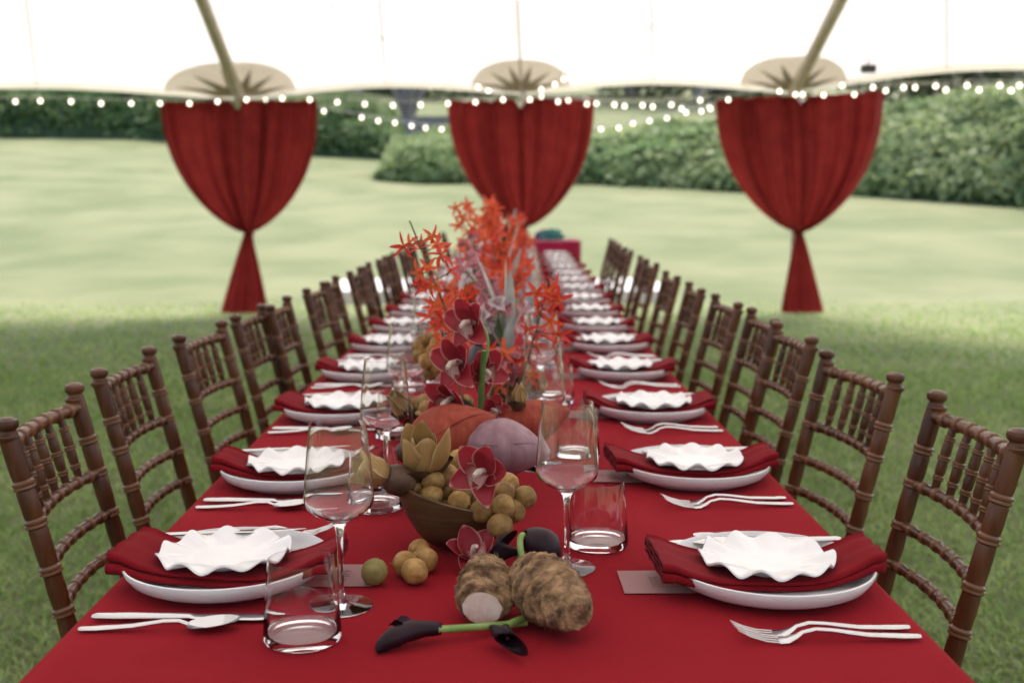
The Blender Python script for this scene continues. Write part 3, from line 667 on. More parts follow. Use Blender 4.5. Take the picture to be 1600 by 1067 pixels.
def setting(side, y, i, x=.345):
    sd = 'right' if side > 0 else 'left'; bx_ = bend(y); where = f'{ORD[i]} place from the camera on the {sd}'
    cx = side * x + bx_; j = lambda a: r2.uniform(-a, a)
    thing(PLATE, 'dinner_plate', (cx, y, TZ), j(3), f'white rimmed dinner plate under a napkin, {where}', 'plate', 'dinner plates')
    nrot = j(.11)
    thing(NAP[(i * 2 + (side > 0)) % 4], 'napkin', (cx - side * .008, y - .004 + j(.006), TZ), nrot + (pi if r2.random() < .5 and i > 1 else 0), f'folded red napkin across the plate, {where}', 'napkin', 'red napkins')
    thing(RUF[(i + (side > 0)) % 3], 'ruffled_plate', (cx - side * .002 + j(.006), y - .008 + j(.006), TZ + .0238), j(3), f'small white ruffled plate on a red napkin, {where}', 'plate', 'ruffled plates')
    thing(BUTTER, 'butter_knife', (cx + side * .115, y + .082 + j(.004), TZ + .030), (pi if side > 0 else 0) - side * .05 + j(.06), f'silver butter knife lying behind the ruffled plate, {where}', 'knife', 'butter knives', rot=(radians(-8), side * .04, (pi if side > 0 else 0) - side * .05 + j(.06)))
    base = pi if side > 0 else 0
    hx = cx + side * .122
    if side > 0:
        thing(FORK, 'fork', (hx, y - .152 + j(.004), TZ - .0030), base + .10 + j(.04), f'silver fork nearer the plate edge, {where}', 'fork', 'inner forks')
        thing(FORK, 'fork', (hx + .003, y - .184 + j(.004), TZ - .0030), base + .05 + j(.04), f'silver fork farther from the plate edge, {where}', 'fork', 'outer forks')
        thing(KNIFE, 'knife', (hx - .004, y + .158 + j(.004), TZ), base + j(.04), f'silver table knife beyond the plate, {where}', 'knife', 'table knives')
        thing(SPOON, 'spoon', (hx - .01, y + .182 + j(.004), TZ - .0028), base + .1 + j(.04), f'silver spoon beyond the plate, {where}', 'spoon', 'spoons')
    else:
        thing(KNIFE, 'knife', (hx, y - .150 + j(.004), TZ), base + j(.03), f'silver table knife before the plate, {where}', 'knife', 'table knives')
        thing(SPOON, 'spoon', (hx - .004, y - .180 + j(.004), TZ - .0028), base + .05 + j(.04), f'silver spoon before the plate, {where}', 'spoon', 'spoons')
        thing(FORK, 'fork', (hx + .01, y + .150 + j(.004), TZ - .0030), base + .05 + j(.03), f'silver fork just beyond the plate, {where}', 'fork', 'inner forks')
        thing(FORK, 'fork', (hx + .03, y + .178 + j(.004), TZ - .0030), base + .08 + j(.03), f'silver fork farther beyond the plate, {where}', 'fork', 'outer forks')
    c = thing(CARD, 'menu_card', (cx - side * .130, y + .006, TZ + .0006), -.02 * side + j(.03), f'small translucent pinkish card tucked under the plate, {where}', 'card', 'menu cards')
    if i < 3: k = link(INK, 'printed_text', c); k.location = (-.012 * side * 0, 0, 0)
    if side > 0: w = (.092 + bx_, y + .062); t = (.142 + bx_, y + .162)
    else: w = (-.186 + bx_, y - .105); t = (-.215 + bx_, y - .205)
    if i: w = (w[0] + j(.012), w[1] + j(.015)); t = (t[0] + j(.01), t[1] + j(.012))
    if side < 0 and i == 1: w = (-.182, 1.84); t = (-.190, 1.745)
    if side < 0 and i == 2: w = (-.188, 2.36); t = (-.205, 2.28)
    thing(WINE, 'wine_glass', (w[0], w[1], TZ), j(3), f'clear stemmed wine glass, {where}', 'wine glass', 'wine glasses')
    thing(TUMB, 'tumbler', (t[0], t[1], TZ), j(3), f'clear short water tumbler, {where}', 'tumbler', 'water tumblers')
YS = [1.387, 1.935, 2.50, 3.05, 3.59, 4.10, 4.60, 5.13, 5.68, 6.2, 6.72, 7.35, 7.95, 8.5, 9.1]
for i, y in enumerate(YS):
    setting(1, y, i); setting(-1, y + (.03 if i == 0 else -.01), i)

# ------------------------------------------------------------------ centrepiece helpers
def R3(ax, d): return Matrix.Rotation(radians(d), 4, ax)
def petal(m, L, W, M_, curl=.25, cup=.25, tip=1.0, nu=6, nv=7, wave=0):
    """petal from origin along +Y, facing +Z; uv u across, v along"""
    def fn(u, v):
        w = W * (sin(pi * min(1, v ** .8 * .93 + .05)) ** .75) * (1 if v < .97 else .7)
        s = (u - .5) * 2
        x = s * w * .5; a = curl * v
        y = L * (sin(a) / a if abs(a) > 1e-4 else 1) * v
        z = L * v * (a * .5) * tip + cup * w * (s * s) * .5 + wave * sin(v * 9 + s * 2) * w * .1
        return M_ @ Vector((x, y, z))
    return m.grid(fn, nu, nv)
# cymbidium bloom faces +Z, dorsal sepal to +Y
CYP = petal(MB(), .038, .029, Matrix(), .55, .55, nu=8, nv=9).mesh('petal', MT['cym'], sharp=0)
CYP2 = petal(MB(), .038, .027, Matrix(), -.35, .50, nu=8, nv=9).mesh('petal', MT['cym'], sharp=0)
def lipmesh():
    m = MB()
    petal(m, .022, .026, Matrix.Translation((0, -.002, .006)) @ R3('X', 0) @ R3('Z', 180) @ R3('X', 35), -1.3, 1.1, nu=10, nv=10, wave=1.2)
    return m.mesh('lip', MT['cymlip'], sharp=0)
LIP = lipmesh()
COLM = MB().sweep([(0, 0, -.004), (0, .001, .008), (0, -.002, .018), (0, -.007, .024)], [.0028, .0032, .0036, .0022], n=9).mesh('column', MT['column'])
def cym_bloom(parent, loc, face, roll=0, s=1.0, name='bloom'):
    b = link(COLM, name, parent); q = Vector(face).normalized().to_track_quat('Z', 'Y'); b.rotation_euler = (q.to_matrix().to_4x4() @ R3('Z', roll)).to_euler(); b.location = loc; b.scale = (s, s, s)
    for k, (a, t, me) in enumerate(((0, 30, CYP), (68, 20, CYP), (-68, 20, CYP), (140, 22, CYP2), (-140, 22, CYP2))):
        p = link(me, 'petal', b); p.rotation_euler = (R3('Z', a) @ R3('X', t)).to_euler()
    l = link(LIP, 'lip', b); return b
def mok_mesh(m_, L=.025, W=.0068, n=5, seed=0, nu=2, nv=5):
    r = random.Random(seed); m = MB()
    for k in range(n):
        petal(m, L * r.uniform(.9, 1.1), W * r.uniform(.85, 1.15), R3('Z', 360 * k / n + r.uniform(-8, 8)) @ R3('X', r.uniform(-5, 45)), r.uniform(-1.5, .9), .5, nu=nu, nv=nv)
    petal(m, L * .45, W * .9, R3('Z', 180) @ R3('X', 60), -.8, .8, nu=nu, nv=4)
    m.sweep([(0, 0, -.012), (0, 0, .006)], [.0012, .0022], n=6)
    return m.mesh('bloom', m_, sharp=0)
MOK = [mok_mesh(MT['mok'], seed=s) for s in range(3)] + [mok_mesh(MT['mokred'], seed=s + 5) for s in range(2)]
WOR = [mok_mesh(MT['whiteorch'], .024, .019, seed=s) for s in range(2)] + [mok_mesh(MT['pinkorch'], .020, .015, seed=s + 3) for s in range(2)]
def bez(P, n=16):
    P = [Vector(p) for p in P]; out = []
    for i in range(n + 1):
        t = i / n; Q = P[:]
        while len(Q) > 1: Q = [Q[k].lerp(Q[k + 1], t) for k in range(len(Q) - 1)]
        out.append(Q[0])
    return out
def spray(label, stem, blooms, meshes, seed, name='orchid_spray', stem_mat='twig', sr=.0022, s=(.85, 1.25), cat='flowers', group='orange orchid sprays'):
    """stem: control points; blooms: explicit world points or count along stem"""
    r = random.Random(seed); path = bez(stem); o = path[0]; root = empty(name, o); m = MB()
    m.sweep([p - o for p in path], [sr * (1.2 - .6 * i / 16) for i in range(17)], n=7)
    pts = blooms if not isinstance(blooms, int) else None
    if pts is None:
        pts = []
        for k in range(blooms):
            t = .35 + .65 * (k + .5) / blooms; p = path[min(16, int(t * 16))]; a = r.uniform(0, 6.28); d = r.uniform(.012, .032)
            pts.append(p + Vector((cos(a) * d, sin(a) * d * .9, r.uniform(-.008, .022))))
    for p in pts:
        p = Vector(p); near = min(path, key=lambda q: (q - p).length)
        m.sweep([near - o, (near + p) * .5 - o + Vector((0, 0, -.003)), p - o], [sr * .55, sr * .45, sr * .4], n=5)
        b = link(r.choice(meshes), 'bloom', root); b.location = p - o
        fdir = (p - near).normalized() * .6 + Vector((r.uniform(-.6, .6), -.75, r.uniform(-.3, .5)))
        q = fdir.to_track_quat('Z', 'Y'); b.rotation_euler = (q.to_matrix().to_4x4() @ R3('Z', r.uniform(0, 360))).to_euler(); k = r.uniform(*s); b.scale = (k, k, k)
    m.build('stem', MT[stem_mat], root)
    return tag(root, label, cat, group)
LONG = []
for s_ in range(4):
    m = MB(); rr = random.Random(s_)
    m.grid(lambda a, b: Vector((.0155 * sin(pi * b) * cos(2 * pi * a), .0155 * sin(pi * b) * sin(2 * pi * a), .0148 * cos(pi * b))) * (1 + .05 * mnoise.noise(Vector((sin(pi * b) * cos(2 * pi * a) * 1.3 + s_ * 7, sin(pi * b) * sin(2 * pi * a) * 1.3, cos(pi * b) * 1.3)))), 18, 12, True)
    m.sweep([(0, 0, .0142), (.001, 0, .0175)], [.0018, .0010], n=6)
    LONG.append(m.mesh('longan_fruit', MT['longang'] if s_ == 3 else MT['longan'], sharp=0))
def fruit(p, label, group, s=1.0, k=None, r=random.Random(3)):
    o = link(LONG[k if k is not None else r.randrange(3)], 'longan_fruit'); o.location = p; o.rotation_euler = (r.uniform(0, 6), r.uniform(0, 6), r.uniform(0, 6)); o.scale = (s, s, s)
    return tag(o, label, 'fruit', group)
def bowl_obj(loc, R, H, slant, label, rz=0):
    def sec(t, Rk, off):  # t 0 bottom..1 rim
        r_ = Rk * (t ** .5) * (1 - .04 * (1 - t)); return r_, H * (t ** 1.35) + off
    m = MB()
    def fo(a, b):
        r_, z = sec(max(b, .06), R, 0); A = 2 * pi * a; zz = z * (1 + slant * cos(A) * b); return Vector((r_ * cos(A), r_ * sin(A) * .92, zz))
    def fi(a, b):
        b = 1 - b; r_, z = sec(max(b, .02), R - .005, .006 * (1 - b)); A = 2 * pi * a; zz = z * (1 + slant * cos(A) * b); return Vector((r_ * cos(A), r_ * sin(A) * .92, zz + .001))
    m.grid(fo, 48, 14, True); m.grid(fi, 48, 14, True)
    m.grid(lambda a, b: fo(a, 1).lerp(fi(a, 0), b) + Vector((0, 0, .0012 * sin(pi * b))), 48, 2, True)
    m.add([fo(j / 48, 0) for j in range(48)], [tuple(range(47, -1, -1))])
    o = m.build('wooden_bowl', MT['bowl'], sharp=0); o.location = loc; o.rotation_euler = (0, 0, rz)
    return tag(o, label, 'bowl', 'wooden fruit bowls')
# ---- front bowl with longans
BY = 1.560; bc = Vector((-.060, 1.545, TZ))
bowl_obj(bc, .084, .078, .30, 'dark wooden bowl heaped with longans in the front centrepiece', rz=pi)
FZ = [(286, 487), (393, 457), (490, 430), (385, 550), (500, 515), (590, 528), (565, 595), (685, 560), (707, 648), (845, 620), (852, 535), (985, 560), (910, 650), (825, 745), (565, 325), (310, 425), (870, 480), (770, 500)]
DY = [-.035, -.045, -.02, -.055, -.02, -.045, -.062, -.04, -.075, -.07, -.05, -.045, -.055, -.085, .02, -.01, -.02, -.02]
spots = ['at the left end', 'upper left', 'upper middle', 'lower left over the rim', 'behind the middle front', 'at the middle front', 'low at the rim', 'below the orchid', 'largest in front over the rim', 'on the right front', 'right of the orchid', 'farthest to the right',
         'low on the right', 'hanging lowest under the rim', 'highest, left of the orchid', 'small by the dried flower', 'behind the right end', 'tucked beneath the orchid petals']
for (zx, zy), dy, sp in zip(FZ, DY, spots):
    fruit(YP(580 + zx / 4.104, 640 + zy / 4.104, BY + dy), f'tan longan in the front bowl heap, {sp}', 'longans heaped in the front bowl', s=rnd.uniform(1.05, 1.2))
rr = random.Random(9)
for k in range(16):   # filling beneath and behind
    a = rr.uniform(0, 6.28); d = rr.uniform(0, .055)
    fruit(bc + Vector((cos(a) * d, .012 + sin(a) * d * .8, .055 + rr.uniform(-.012, .02) - d * .1)), 'tan longan packed deep inside the front wooden bowl', 'longans packed inside the front bowl')
for (px, py), lab, k in (((585, 893), 'single greenish longan lying apart on the cloth, leftmost', 3), ((648, 892), 'loose longan in the group of four, nearest the camera', 0), ((664, 874), 'loose longan in the group of four, at right', 1), ((633, 881), 'loose longan in the group of four, at left', 2), ((655, 860), 'loose longan in the group of four, farthest back', 0)):
    p = GP(px, py, TZ + .0163); fruit(p, lab, 'loose longans on the cloth', s=1.12 if py > 870 else 1.02, k=k)
# twigs between longans
for a, b in (((745, 775), (775, 760)), ((690, 770), (706, 752)), ((616, 899), (640, 893))):
    pass

# ---- taro corms
def ZQ(d): return Vector(d).normalized().to_track_quat('Z', 'Y').to_euler()
def taro(loc, L, R, rot, label, seed, cut):
    m = MB(); N = 110; NV = 90
    def fn(a, b):
        A = 2 * pi * a; t = b; r_ = R * (sin(pi * (.06 + .86 * t if not cut else .16 + .79 * t)) ** .55); z = (t - .5) * L
        r_ *= (1.06 - .22 * t) if not cut else 1
        q = Vector((cos(A) * 3, sin(A) * 3, z * 60)) + Vector((seed * 5, 0, 0))
        ring = .11 * (abs(sin(z * 215 + 1.6 * mnoise.noise(q * .5))) ** 5)
        k = 1 + .10 * mnoise.noise(q * .35) + .06 * mnoise.noise(q * 1.2) + .05 * mnoise.noise(q * 2.7) + .035 * mnoise.noise(q * 6) - ring
        return Vector((r_ * cos(A) * k, r_ * sin(A) * k * .94, z))
    m.grid(fn, N, NV, True); m.add([fn(j / N, 0) for j in range(N)], [tuple(range(N - 1, -1, -1))]); m.add([fn(j / N, 1) for j in range(N)], [tuple(range(N))])
    o = m.build('taro_root', MT['taro'], sharp=0); o.location = loc; o.rotation_euler = rot
    c = MB(); rr = random.Random(seed)
    rc = R * (sin(pi * (.06 if not cut else .16)) ** .55)
    c.add([(0, 0, -L / 2 - .0016)] + [Vector((cos(2 * pi * j / 32) * rc * (.94 + .03 * sin(j * 1.7)), sin(2 * pi * j / 32) * rc * .92, -L / 2 - .0008)) for j in range(32)], [(0, 1 + (j + 1) % 32, 1 + j) for j in range(32)])
    c.build('cut_end', MT['tarocut'], o, sharp=0)
    f = MB()
    for k in range(110):   # root hairs and scale fibres
        a = rr.random(); b = rr.uniform(.15, .92); p = fn(a, b); A = 2 * pi * a
        d = Vector((cos(A), sin(A), rr.uniform(-.6, .6))) ; l = rr.uniform(.002, .005)
        f.sweep([p * .99, p + d * l * .5 + Vector((0, 0, l * .3)), p + d * l * .6 + Vector((0, 0, l))], [.0006, .0004, .0002], n=4)
    stuff(f.build('root_hairs', MT['twig'], o)); return tag(o, label, 'taro', 'taro roots on the cloth')
taro(Vector((-.012, 1.280, TZ + .036)), .084, .0355, ZQ((.10, .90, .26)), 'shorter brown taro root with its white cut end facing the camera', 1, True)
t2 = taro(Vector((.061, 1.248, TZ + .040)), .138, .0420, ZQ((.40, -.90, -.08)), 'longer brown hairy taro root lying under the right wine glass', 2, False)
MB().lathe([(.0125, 0), (.011, .006), (.008, .013), (.004, .019), (.0001, .022)], 14, Matrix.Translation((0, .004, -.066)) @ R3('X', 168)).build('sprout', MT['tarocut'], t2)

# ---- calla lilies
FLARE = .30
def calla(label, stem, face_end, L, W, seed, roll=0, bulb=False):
    """stem: control points, last point is base of bloom; bloom continues along direction face_end"""
    path = bez(stem); o = path[0]; root = empty('calla_lily', o)
    MB().sweep([p - o for p in path], [.0042] * 17, n=10).build('stem', MT['green'], root)
    d = Vector(face_end).normalized(); q = d.to_track_quat('Z', 'Y').to_matrix().to_4x4() @ R3('Z', roll); b0 = path[-1] - o; r = random.Random(seed)
    def fn(a, t):
        A = a * 2.15 * pi; rr = .0046 + (W - .0046) * sm(t * .95) * (1 + .10 * (a - .5)); z = L * t * (1 + .42 * cos(A - 1.1 * pi) * t * t)
        if bulb: rr = .0046 + (W - .0046) * sin(pi * min(1, .02 + .80 * t)) ** .62; z = L * t
        fl = 1 + (0 if bulb else FLARE) * max(0, t - .7) / .3 + .05 * sin(A * 3 + seed) * t
        return q @ Vector((rr * cos(A) * fl, rr * sin(A) * fl * .8, z - .012 * max(0, t - .8) / .2 * (1 + cos(A)))) + b0
    MB().grid(fn, 40, 18).build('bloom', MT['calla'], root, sharp=0)
    MB().sweep([q @ Vector((0, 0, L * .1)) + b0, q @ Vector((.001, 0, L * .6)) + b0], [.003, .002], n=8).build('spadix', MT['brownpod'], root)
    return tag(root, label, 'calla lily', 'dark calla lilies')
zc = TZ + .012
s0 = GP(822, 972, zc - .006); s1 = GP(684, 983, zc + .004)
root = empty('calla_lily', s0)
MB().sweep([p - s0 for p in bez([s0, s0.lerp(s1, .5) + Vector((0, -.004, 0)), s1])], [.0042] * 17, n=10).build('stem', MT['green'], root)
CP = [GP(x, y, zc + dz) - s0 for x, y, dz in ((690, 982, .003), (672, 981, .004), (655, 981, .005), (640, 983, .005), (625, 988, .004), (612, 995, .002), (602, 1003, -.002), (594, 1011, -.006), (589, 1017, -.010))]
CP = bez(CP, 24); t_ = [i / 24 for i in range(25)]
MB().sweep(CP, [.0046 + .0085 * sin(pi * min(1, .10 + .80 * t)) ** 1.1 * (1 if t < .62 else max(.12, 1 - (t - .62) / .40)) for t in t_], [(.0046 + .0062 * sin(pi * min(1, .10 + .80 * t)) - (.0035 * max(0, t - .8) / .2)) * (1 + .05 * sin(t * 23)) for t in t_], n=20, up=(0, 0, 1)).build('bloom', MT['calla'], root, sharp=0)
fl_ = MB(); petal(fl_, .030, .020, Matrix.Translation(CP[9] + Vector((0, 0, .006))) @ R3('Z', 58) @ R3('X', 2), -.5, .7, nu=8, nv=8, wave=1.0); fl_.build('spathe_lip', MT['calla'], root, sharp=0)
tag(root, 'dark purple calla lying with its bloom to the left and green stem right', 'calla lily', 'dark calla lilies')
a0 = GP(822, 966, zc - .004); a1 = GP(790, 985, zc + .004)
calla('black calla bloom pointing at the camera below the cut taro', [a0, a0.lerp(a1, .5) + Vector((0, .006, .003)), a1 + Vector((0, .004, .003))], Vector((.006, -.05, -.008)), .040, .0135, 2, 180)
b0_ = YP(822, 885, 1.36); b1 = YP(815, 850, 1.40)
calla('glossy round black calla curled behind the long taro root', [b0_, YP(812, 866, 1.37), YP(809, 836, 1.375), YP(818, 836, 1.385)], Vector((.030, .010, -.020)), .050, .0265, 3, bulb=True)
c1 = YP(806, 850, 1.42)
calla('draped dark calla bloom over the low orchid behind the taro', [YP(812, 900, 1.40), YP(812, 885, 1.41), YP(812, 862, 1.41)], Vector((-.05, -.006, .002)), .044, .021, 4, 120)

# ---- loose cymbidium blooms
o = empty('orchid_bloom', YP(757, 738, 1.478)); cym_bloom(o, (0, 0, 0), (-.28, -.85, .32), -24, 1.32); tag(o, 'deep red orchid with white lip resting on the front longan heap', 'orchid', 'cut red orchids')
o = empty('orchid_bloom', GP(738, 872, TZ + .012)); cym_bloom(o, (0, 0, 0), (.08, -.42, .9), 18, 1.2); tag(o, 'deep red orchid lying on the cloth below the wooden bowl', 'orchid', 'cut red orchids')

# ---- dried magnolia pods
def pod(label, loc, axis, s, opened, seed, n=6):
    r = random.Random(seed); root = empty('dried_flower', loc); q = Vector(axis).normalized().to_track_quat('Z', 'Y').to_matrix().to_4x4()
    for k in range(n):
        ring = k % 2; a = 360 * k / n + r.uniform(-10, 10); t = 90 - opened * (1.15 if ring else .8) + r.uniform(-6, 6)
        M_ = q @ R3('Z', a) @ Matrix.Translation((0, .008 * s, 0)) @ R3('X', t)
        petal(MB(), .066 * s * r.uniform(.78, 1.12), .034 * s, M_, .8, .8, nu=8, nv=9, wave=.6).build('tepal', MT['tan'], root, sharp=0)
    for k in range(3):
        M_ = q @ R3('Z', 120 * k + 40) @ Matrix.Translation((0, .006 * s, -.006)) @ R3('X', 75 - opened)
        petal(MB(), .040 * s, .036 * s, M_, .3, .8, nu=8, nv=8).build('sepal', MT['brownpod'], root, sharp=0)
    MB().sweep([q @ Vector((0, 0, -.02 * s)), q @ Vector((0, 0, .006)), q @ Vector((0, 0, .016 * s)), q @ Vector((0, 0, .024 * s))], [.004, .012 * s, .010 * s, .002], n=10).build('seed_cone', MT['brownpod'], root)
    return tag(root, label, 'dried flower', 'dried tan magnolia flowers')
pod('open tan dried flower standing on the left of the front bowl', YP(663, 750, 1.535), (-.05, -.30, 1), 1.30, 36, 1, 7)
def bud(label, loc, axis, s):
    root = empty('dried_flower', loc); q = Vector(axis).normalized().to_track_quat('Z', 'Y').to_matrix().to_4x4()
    for k in range(4):
        M_ = q @ R3('Z', 90 * k) @ Matrix.Translation((0, .006 * s, 0)) @ R3('X', 62)
        petal(MB(), .045 * s, .034 * s, M_, .35, .8, nu=8, nv=8).build('tepal', MT['tan'], root, sharp=0)
    m = MB(); m.lathe([(.0001, -.026 * s), (.010 * s, -.024 * s), (.0165 * s, -.014 * s), (.017 * s, -.002), (.013 * s, .007 * s), (.0001, .010 * s)], 20, q); m.build('sepal', MT['brownpod'], root)
    return tag(root, label, 'dried flower', 'dried tan magnolia flowers')
bud('tan dried flower bud with dark cap at the bowl left tip', YP(613, 747, 1.50), (-.75, -.25, .35), 1.25)
pod('brown half closed dried flower behind the wine glass stem', YP(640, 660, 1.86), (-.4, -.3, .8), 1.0, 15, 5, 5)
pod('tan dried flower tucked between the two right banana bracts', YP(808, 640, 1.84), (.1, -.3, 1), .75, 15, 6, 5)

# ---- banana blossoms
def bract(label, loc, axis, L, R, m_, seed, squash=.85):
    root = empty('banana_blossom', loc); q = Vector(axis).normalized().to_track_quat('Z', 'Y').to_matrix().to_4x4()
    def shell(k, sc, off):
        def fn(a, t):
            A = 2 * pi * a; r_ = R * sc * (sin(pi * (.10 + .88 * t)) ** .8) * (1 - .25 * t); z = L * (t - .4)
            n_ = 1 + .03 * mnoise.noise(Vector((cos(A) * 2, sin(A) * 2, t * 4 + seed + k)))
            return q @ (Vector((r_ * cos(A) * n_, r_ * sin(A) * n_ * squash, z)) + Vector(off))
        return fn
    MB().grid(shell(0, 1, (0, 0, 0)), 44, 26, True).build('inner_bracts', m_, root, sharp=0)
    # two overlapping outer bracts as partial shells
    for k, (a0, a1, sc) in enumerate(((-.05, .46, 1.06), (.40, .93, 1.035))):
        f = shell(k + 1, sc, (0, 0, .002 * k)); m = MB()
        m.grid(lambda a, t: f(a0 + (a1 - a0) * (.5 + (a - .5) * (1 - .55 * t ** 3)), .02 + .94 * t), 28, 24)
        m.build('bract', m_, root, sharp=0)
    MB().sweep([q @ Vector((0, 0, -L * .40)), q @ Vector((0, 0, -L * .52))], [R * .33, R * .22], n=12).build('stalk', MT['brownpod'], root)
    return tag(root, label, 'banana blossom', 'banana blossoms')
bract('large rusty red banana blossom at the left of the centrepiece', YP(694, 684, 1.755), (.84, -.12, .34), .150, .064, MT['banred'], 1)
bract('mauve purple banana blossom in the middle of the centrepiece', YP(782, 698, 1.72), (.95, -.15, -.10), .125, .055, MT['banpur'], 2)
bract('red banana blossom at the right behind the mauve one', YP(822, 660, 1.86), (.85, .2, .22), .13, .045, MT['banred'], 3)
m = MB(); rr = random.Random(2); o0 = YP(742, 690, 1.745)
for k in range(130):
    t = rr.random(); c = YP(736 + 26 * t, 705 - 52 * t, 1.745 + .02 * t) + Vector((rr.gauss(0, .004), rr.gauss(0, .004), rr.gauss(0, .004)))
    m.sweep([c - o0, c - o0 + Vector((rr.gauss(0, .004), rr.gauss(-.003, .003), .006))], [.0014, .0007], n=4)
o = m.build('banana_florets', MT['yellow']); o.location = o0; tag(o, 'cluster of yellow florets between red and mauve banana blossoms', 'flowers')

# ---- tall cymbidium stem
root = empty('orchid_spray', YP(750, 655, 1.83))
o = root.location.copy(); S = [YP(750, 655, 1.83), YP(752, 610, 1.83), YP(755, 550, 1.83), YP(757, 548, 1.83)]
MB().sweep([p - o for p in bez(S, 8)], [.0052] * 9, n=10).build('stem', MT['dkgreen'], root)
MB().sweep([p - o for p in bez([YP(754, 575, 1.83), YP(768, 545, 1.83), YP(764, 520, 1.83), YP(750, 505, 1.83)], 10)], [.0026] * 11, n=7).build('stem', MT['green'], root)
for (px, py, d, fc, rl, s_) in ((742, 506, 1.80, (-.55, -.6, .2), 15, 1.42), (722, 567, 1.79, (-.6, -.65, .15), 10, 1.45), (708, 622, 1.80, (-.45, -.7, -.1), -20, 1.4), (752, 580, 1.86, (.3, -.8, .2), 30, 1.3), (768, 640, 1.86, (.2, -.9, .2), 50, .9)):
    cym_bloom(root, YP(px, py, d) - o, fc, rl, s_)
tag(root, 'tall green stem of deep red orchids rising from the centrepiece', 'orchid')

# ---- orange sprays
def W5(pts, d, sc=2.667, ox=560, oy=300): return [YP(ox + x / sc, oy + y / sc, d + (rnd.uniform(-.03, .03))) for x, y in pts]
spray('tall orange orchid spray leaning left above the red orchids', [YP(735, 590, 2.02), YP(705, 500, 2.0), YP(675, 430, 1.98), YP(640, 345, 1.97)],
      W5([(215, 215), (190, 225), (260, 235), (305, 185), (345, 265), (325, 225), (255, 335), (290, 320), (300, 390), (380, 330), (265, 390)], 1.98), MOK, 1, s=(.9, 1.2))
spray('dense orange orchid cluster beside the tall red orchid stem', [YP(730, 610, 2.06), YP(720, 540, 2.06), YP(705, 480, 2.05), YP(712, 455, 2.05)],
      W5([(390, 470), (430, 500), (350, 540), (400, 440), (360, 480), (440, 450), (380, 520), (420, 540), (330, 470), (455, 490), (370, 640), (350, 630)], 2.04), MOK, 2)
spray('orange orchid spray on a brown stem leaning right over the glasses', [YP(800, 625, 1.98), YP(830, 560, 2.02), YP(840, 500, 2.05), YP(862, 425, 2.06)],
      W5([(790, 415), (760, 470), (800, 540), (830, 590), (710, 570), (740, 640), (820, 400), (750, 500), (700, 690), (770, 600), (830, 450), (740, 420)], 2.04), MOK[2:], 3, stem_mat='brownpod')
spray('short orange orchids low between the banana blossoms and vase', [YP(780, 640, 2.08), YP(785, 600, 2.08), YP(780, 570, 2.1), YP(785, 555, 2.1)],
      W5([(570, 690), (600, 720), (560, 740), (610, 670), (590, 800), (640, 740), (720, 770), (545, 660)], 2.06), MOK, 4)
spray('orange orchids spreading low at the left of the tall red orchids', [YP(725, 625, 2.12), YP(700, 560, 2.12), YP(690, 520, 2.12), YP(684, 490, 2.14)],
      W5([(320, 560), (345, 590), (300, 520), (380, 580), (365, 545), (335, 505), (410, 575), (430, 600), (310, 480)], 2.13), MOK, 14)
spray('small pink orchids tucked low at the right of the tall red orchids', [YP(790, 640, 2.02), YP(795, 610, 2.04), YP(790, 585, 2.06), YP(800, 570, 2.06)],
      W5([(600, 760), (640, 770), (620, 730), (580, 770), (660, 740), (600, 690), (650, 690), (560, 700)], 2.05), WOR[2:] + MOK[:1], 15, s=(.8, 1.1), group='white and pink orchids')
# ---- dark vase with white and pink orchids, silver leaves
vp = Vector((.02, 2.42, TZ))
v_ = MB().lathe([(.0001, 0), (.045, 0), (.05, .004), (.058, .05), (.055, .1), (.040, .135), (.042, .15), (.038, .15), (.036, .135), (.050, .1), (.0001, .02)], 28).build('flower_vase', MT['vase']); v_.location = vp
tag(v_, 'dark vase holding white orchids behind the tall red orchids', 'vase')
rr = random.Random(31)
for k, (px, py, d) in enumerate(((748, 445, 2.45), (765, 470, 2.40), (728, 432, 2.5), (772, 505, 2.36), (740, 415, 2.6))):
    t = YP(px, py, d); spray(f'white and pink orchid spray in the dark vase, {["middle","lower middle","upper left","lowest","highest"][k]}', [vp + Vector((0, 0, .14)), vp.lerp(t, .5) + Vector((0, 0, .13)), t + Vector((0, 0, .01))], 6, WOR if k in (0, 3) else WOR[2:] + WOR[:1], 40 + k, s=(.8, 1.1), group='white and pink orchids', stem_mat='dkgreen')
def leafy(label, base, tips, W, m_, name='leaf_bunch'):
    root = empty(name, base)
    for tpt in tips:
        d = Vector(tpt) - Vector(base); q = (d.normalized().to_track_quat('Y', 'Z')).to_matrix().to_4x4()
        petal(MB(), d.length, W, q @ R3('Y', rr.uniform(-60, 60)), rr.uniform(-.3, .3), .3, nu=4, nv=9).build('leaf', MT[m_], root, sharp=0)
    return tag(root, label, 'leaves', 'leaves in the centrepieces')
leafy('long pale silver leaves standing up from the dark vase', vp + Vector((0, 0, .15)), [YP(762, 395, 2.38), YP(782, 405, 2.42), YP(800, 420, 2.4), YP(738, 480, 2.35), YP(795, 505, 2.30), YP(815, 470, 2.4)], .03, 'silver')
leafy('grey green leaves fanning low beside the second wooden bowl', Vector((-.03, 2.12, TZ + .01)), [Vector((-.10, 2.04, TZ + .06)), Vector((-.02, 2.02, TZ + .07)), Vector((.05, 2.05, TZ + .07)), Vector((-.06, 2.10, TZ + .11)), Vector((.08, 2.12, TZ + .10))], .045, 'dkleaf')
leafy('dark broad leaves around the vase foot', vp + Vector((0, -.02, .08)), [YP(765, 560, 2.3), YP(805, 545, 2.3), YP(780, 575, 2.28), YP(812, 580, 2.32), YP(755, 520, 2.35)], .05, 'dkleaf')
